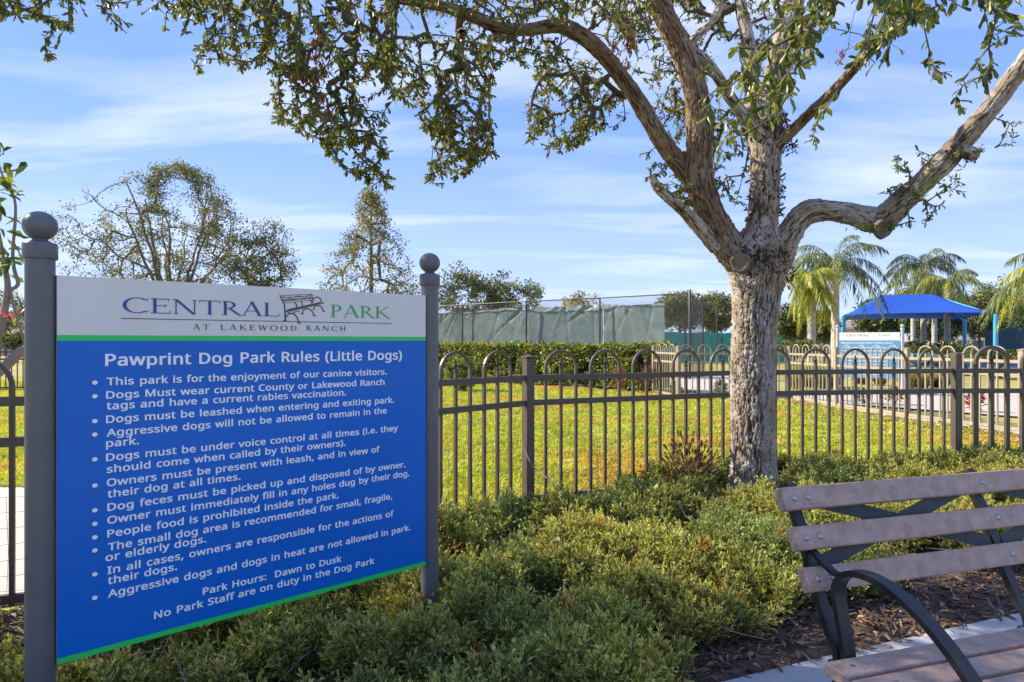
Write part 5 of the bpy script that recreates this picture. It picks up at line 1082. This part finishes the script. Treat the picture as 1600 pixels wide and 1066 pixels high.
keep_ = rng.random(n) > np.clip((n2(x * 1.6, d * 1.6, 9) - .70) * 5, 0, .85); 
ic = (1 - dry) * np.array([.95, 1.05, .9]) + dry * np.array([1.25, .85, 1.1]); ic = ic * (.75 + .5 * n2(x * 3, d * 3, 7))[:, None] * rng.uniform(.85, 1.15, (n, 1))
scatter('grass', np.stack([x, d, np.full(n, -.004)], 1)[keep_], np.stack([rng.uniform(-.2, .2, n), rng.uniform(-.2, .2, n), rng.uniform(0, 6.28, n)], 1)[keep_], (rng.uniform(.7, 1.25, n) * (.9 + d / 22))[keep_], rng.integers(0, 4, n)[keep_], ic[keep_], [mk_tuft(s) for s in range(4)], 'coarse yellow green turf grass blades of the dog park lawn', 'grass')

def mk_sprig(seed):
    r_ = np.random.default_rng(seed); segA, segB, R_, cs = [], [], [], []; T = 9; P0, DD, LL, CC = [], [], [], []
    st = np.array([[.12 * math.sin(t * 2 + seed), .06 * t, t] for t in np.linspace(0, 1, T)]) * np.array([1, 1, .95])
    nbr = 15
    for b in range(nbr):
        t = .12 + .86 * b / nbr; o = np.array([np.interp(t, np.linspace(0, 1, T), st[:, k]) for k in range(3)]); an = b * 2.4 + r_.uniform(-.4, .4); up = .75 + .5 * t
        d = np.array([math.cos(an), math.sin(an) * .75, up]); d /= np.linalg.norm(d); ln = (.50 - .25 * t) * r_.uniform(.7, 1.15); segA.append(o); segB.append(o + d * ln)
        for q in np.linspace(.1, 1, 7):
            for s in (-1, 1):
                sd = rdir(1, r_)[0]; dd = d * .95 + sd * .62; P0.append(o + d * ln * q); DD.append(dd / np.linalg.norm(dd)); LL.append(.125 * r_.uniform(.7, 1.2) * (1.15 - .35 * q)); CC.append(.62 + .6 * q * t ** .6)
    for t in np.linspace(.6, 1.02, 12):
        o = np.array([np.interp(min(t, 1), np.linspace(0, 1, T), st[:, k]) for k in range(3)]); dd = np.array([0, 0, 1]) + rdir(1, r_)[0] * .7; P0.append(o); DD.append(dd / np.linalg.norm(dd)); LL.append(.11); CC.append(1.25)
    P0, DD, LL, CC = map(np.array, (P0, DD, LL, CC)); n = len(P0); sd = np.cross(DD, rdir(n, r_)); sd /= np.linalg.norm(sd, axis=1)[:, None]; w_ = .0145
    V = np.stack([P0 - sd * w_, P0 + sd * w_, P0 + DD * (LL * .6)[:, None] + sd * w_ * .9, P0 + DD * LL[:, None], P0 + DD * (LL * .6)[:, None] - sd * w_ * .9], 1).reshape(-1, 3); bI = np.arange(n)[:, None] * 5
    V1, F1 = frusta(np.vstack([st[:-1], segA]), np.vstack([st[1:], segB]), np.full(T - 1 + nbr, .014), np.full(T - 1 + nbr, .009), 3)
    col = np.vstack([np.repeat(np.array([[.40, .40, .13]]) * CC[:, None] * r_.uniform(.85, 1.15, (n, 1)), 5, 0), np.tile([.13, .10, .06], (len(V1), 1))])
    return template('sprig', np.vstack([V, V1]), [bI + [0, 1, 2, 3, 4], F1[0] + len(V)], M['juniper'], col)
EDGE = [(-6, .6), (.2, .6), (.40, 2.0), (.55, 2.50), (.72, 2.80), (.92, 2.92), (1.18, 3.06), (1.45, 3.29), (1.95, 3.52), (2.5, 3.76), (3.2, 4.08), (4.2, 4.6), (5.4, 5.2), (5.4, 6.75), (4.42, 6.66), (2.21, 6.3), (.13, 5.38), (-1.55, 3.7), (-3.7, 2.8), (-6, 2.1)]
nJ = 52000; x = rng.uniform(-2.7, 5.3, nJ); y = rng.uniform(1.3, 6.8, nJ); k = in_poly(x, y, EDGE) & (np.abs(x) < y * .82 + .3); x, y = x[k], y[k]
fy_ = fence_y(x); edge_d = np.clip((fy_ - y) / .9, 0, 1)
f = n2(x * 1.15, y * 1.15, 1) * .6 + n2(x * 2.6, y * 2.6, 2) * .4; fine = n2(x * 6.5, y * 6.5, 4)
front = np.minimum.reduce([np.hypot(x - ex, y - ey) for ex, ey in EDGE[2:12]]); fe = np.clip(front / .35, .25, 1)
h = (.02 + .33 * np.clip(f * 2.2 - .7, 0, 1) * (.35 + 1.0 * fine)) * fe * np.where(x < 1.2, .1 + .9 * edge_d, .75)
dens = (f * .6 + fine * .75) > (.655 + rng.uniform(-.05, .03, len(x))); bare = (np.hypot(x - .15, y - 5.05) < .55) | ((fence_y(x) - y < .22) & (x < .9)) | (np.hypot((x - 1.94), (y - 5.4)) < .36) | ((x < -2.1) & (y > 2.9))
und = (x < -.2) & (y < 3.0 + .9 * (x + .39)) & (y > 2.0 + .9 * (x + 1.4)) & (rng.random(len(x)) < .55)
k = dens & ~bare & ~und; x, y, h, fine = x[k], y[k], h[k], fine[k]
sgd = np.abs((x - SL.x) * SN.x + (y - SL.y) * SN.y); h = np.where((sgd < .30) & (x < -.2), np.minimum(h, .10), h)
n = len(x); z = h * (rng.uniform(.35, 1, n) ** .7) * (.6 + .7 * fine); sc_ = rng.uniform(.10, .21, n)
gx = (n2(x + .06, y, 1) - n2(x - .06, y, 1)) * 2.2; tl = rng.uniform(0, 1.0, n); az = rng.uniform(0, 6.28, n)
patch = n2(x * 2.1, y * 2.1, 6)[:, None]; ic = (1 - patch) * np.array([.55, .75, .8]) + patch * np.array([1.4, 1.2, .75]); ic = ic * rng.uniform(.75, 1.25, (n, 1)) * (.45 + .75 * np.clip(z / (h + 1e-3), 0, 1))[:, None]  # lower sprigs tinted darker: shade inside the mounds put into the colour
dd_ = rng.random(n) < .045; ic[dd_] = ic[dd_] * np.array([1.1, .62, .6]); warm = np.clip((y - 3.2) / 1.2, 0, 1)[:, None]; ic = ic * (1 - warm * .0)
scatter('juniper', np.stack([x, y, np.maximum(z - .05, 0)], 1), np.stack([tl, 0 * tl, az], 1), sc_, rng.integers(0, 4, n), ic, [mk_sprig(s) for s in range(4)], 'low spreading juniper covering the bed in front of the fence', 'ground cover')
print('juniper sprigs', n)
# mulch chips and fallen leaves
def chip(seed, col, leafy=False):
    r_ = np.random.default_rng(seed)
    if leafy: v, f = leaf_V(np.zeros((1, 3)), np.array([[1., 0, .1]]), np.array([[0, 0, 1.]]), np.array([1.]), np.array([.45]), 2.); return template('litter', v, f, M['chip'], np.tile(np.array(col), (8, 1)))
    w_, t_ = .06, .04; V = []
    for q in (0, .35, .7, 1.):
        z_ = .08 * math.sin(q * 3 + seed); ww_ = w_ * (1.2 - abs(q - .5)) * r_.uniform(.7, 1.2); V += [(q - .5, -ww_, z_), (q - .5, ww_, z_), (q - .5, ww_ * .7, z_ + t_), (q - .5, -ww_ * .7, z_ + t_)]
    F = []
    for i in range(3): F += [(i * 4 + j, i * 4 + (j + 1) % 4, i * 4 + 4 + (j + 1) % 4, i * 4 + 4 + j) for j in range(4)]
    return template('litter', np.array(V), [np.array(F), np.array([[3, 2, 1, 0], [12, 13, 14, 15]])], M['chip'], np.tile(np.array(col), (16, 1)))
kitc = [chip(1, (.11, .07, .045)), chip(2, (.06, .04, .03)), chip(3, (.22, .17, .13)), chip(4, (.34, .16, .07), True), chip(5, (.26, .19, .12), True)]
nC = 42000; x = rng.uniform(-3.2, 4.6, nC); y = rng.uniform(1.4, 6.7, nC); k = (np.abs(x) < y * .80 + .25) & (y < fence_y(x) + .1) & (y > np.interp(x, [-3, -.1, .1, .83, 1.31, 2.5, 3.4, 6], [0, .5, 2.33, 2.58, 2.79, 3.24, 3.6, 4.6]) - .01 * rng.random(nC)); x, y = x[k], y[k]; n = len(x)
vis = in_poly(x, y, EDGE); k = ~vis | (rng.random(n) < .45); x, y = x[k], y[k]; n = len(x)
ix = rng.choice(5, n, p=[.40, .30, .13, .07, .10]); s_ = np.where(ix >= 3, rng.uniform(.035, .06, n), rng.uniform(.025, .11, n))
scatter('mulch', np.stack([x, y, .004 + rng.uniform(0, .022, n)], 1), np.stack([rng.uniform(-.45, .45, n), rng.uniform(-.35, .35, n), rng.uniform(0, 6.28, n)], 1), s_, ix, rng.uniform(.6, 1.35, (n, 1)) * np.ones(3), kitc, 'shredded brown bark mulch with dry fallen leaves', 'mulch')
# fallen leaves on the lawn edge by the sunlit fence
nC = 2600; t_ = rng.random(nC); yy = 8.2 + 8 * t_; xx = np.interp(yy, [7.7, 9.5, 11.45, 13.35, 15.3, 17], [7.9, 7.28, 6.8, 6.5, 6.3, 6.0]) - rng.exponential(.5, nC)
scatter('fallen_leaves', np.stack([xx, yy, np.full(nC, .02)], 1), np.stack([rng.uniform(-.4, .4, nC), rng.uniform(-.4, .4, nC), rng.uniform(0, 6.28, nC)], 1), rng.uniform(.05, .09, nC), rng.integers(3, 5, nC) - 3, rng.uniform(.8, 1.6, (nC, 1)) * np.ones(3), [chip(6, (.36, .22, .12), True), chip(7, (.42, .30, .20), True)], 'dry leaves fallen along the lawn edge at the right', 'leaves')
nT = 900; x = rng.uniform(-2, 3.6, nT); y = rng.uniform(2.1, 5.4, nT); k = in_poly(x, y, EDGE) & (y < fence_y(x) - .2); x, y = x[k], y[k]; nT = len(x)
A_ = np.stack([x, y, rng.uniform(.02, .12, nT)], 1); d_ = rdir(nT) * np.array([1, 1, .35]) + np.array([0, 0, .25]); B_ = A_ + d_ * rng.uniform(.06, .20, (nT, 1)); C_ = B_ + (d_ + rdir(nT) * .6) * rng.uniform(.04, .12, (nT, 1))
V, F = frusta(np.vstack([A_, B_]), np.vstack([B_, C_]), np.concatenate([np.full(nT, .0028), np.full(nT, .002)]), np.concatenate([np.full(nT, .002), np.full(nT, .0008)]), 4)
tag(link(bpy.data.objects.new('dead_twigs', np_mesh('dead_twigs', V, F, M['wood']))), 'bare dead twigs poking through the low junipers', 'twigs', kind='stuff')
# bare sticks & a withered shrub
def stick(pts, r0, label):
    mb = MB(); q = spline(pts, 5); mb.tube(q, [r0 * (1 - .7 * i / len(q)) for i in range(len(q))], 6)
    c = Vector(q[len(q) // 2])
    for s in (-1, 1): mb.tube([c, c + Vector((.06 * s, .03, .07))], [r0 * .5, r0 * .2], 5)
    tag(mb.build('fallen_stick', M['wood']), label, 'stick')
stick([P(820, 700, 5.2), P(832, 728, 5.15), P(858, 750, 5.05), P(880, 765, 5.0), P(905, 800, 4.85)], .006, 'pale bare branch leaning beside the fence post at the lawn edge')
stick([P(742, 900, 3.4), P(800, 912, 3.35), P(840, 924, 3.3)], .004, 'thin curved stick on the juniper right of the sign post')
stick([P(985, 955, 2.75), P(905, 1030, 2.5), P(880, 1060, 2.45)], .005, 'long pale stick over the junipers at bottom centre')
stick([P(1090, 960, 2.95), P(1140, 985, 2.9), P(1200, 1000, 2.9)], .004, 'thin stick lying on the mulch left of the bench')
stick([P(945, 950, 2.95), P(1000, 962, 2.95), P(1015, 968, 2.95)], .004, 'short forked stick in the shaded junipers')
c = P(1078, 760, 5.55); ds = empty('withered_shrub', (c.x, c.y, 0), 0, 'withered reddish brown shrub in front of the fence left of oak trunk', 'shrub')
mb = MB()
for k in range(9):
    a = k * 2.4; r_ = .04 + .018 * k; mb.tube([(0, 0, 0), (math.cos(a) * r_, math.sin(a) * r_, .25), (math.cos(a) * r_ * 1.9, math.sin(a) * r_ * 1.9, .40 + .02 * k)], [.006, .004, .002], 5)
mb.build('stem', M['wooddark'], ds)
n = 190; u = rdir(n) * rng.uniform(.2, 1, (n, 1)); p_ = u * np.array([.24, .18, .24]) + np.array([0, 0, .36]); l = rng.uniform(.04, .075, n)
V, F = leaf_V(p_, u * .6 + np.array([0, 0, .5]), rdir(n), l, l * .3); tag(link(bpy.data.objects.new('foliage', np_mesh('foliage', V, F, M['dead'], np.repeat(mixcol(n, [(.22, .08, .045), (.14, .05, .035), (.30, .14, .08)], [1, 1, 1], .3), 8, 0))), ds), kind='stuff')
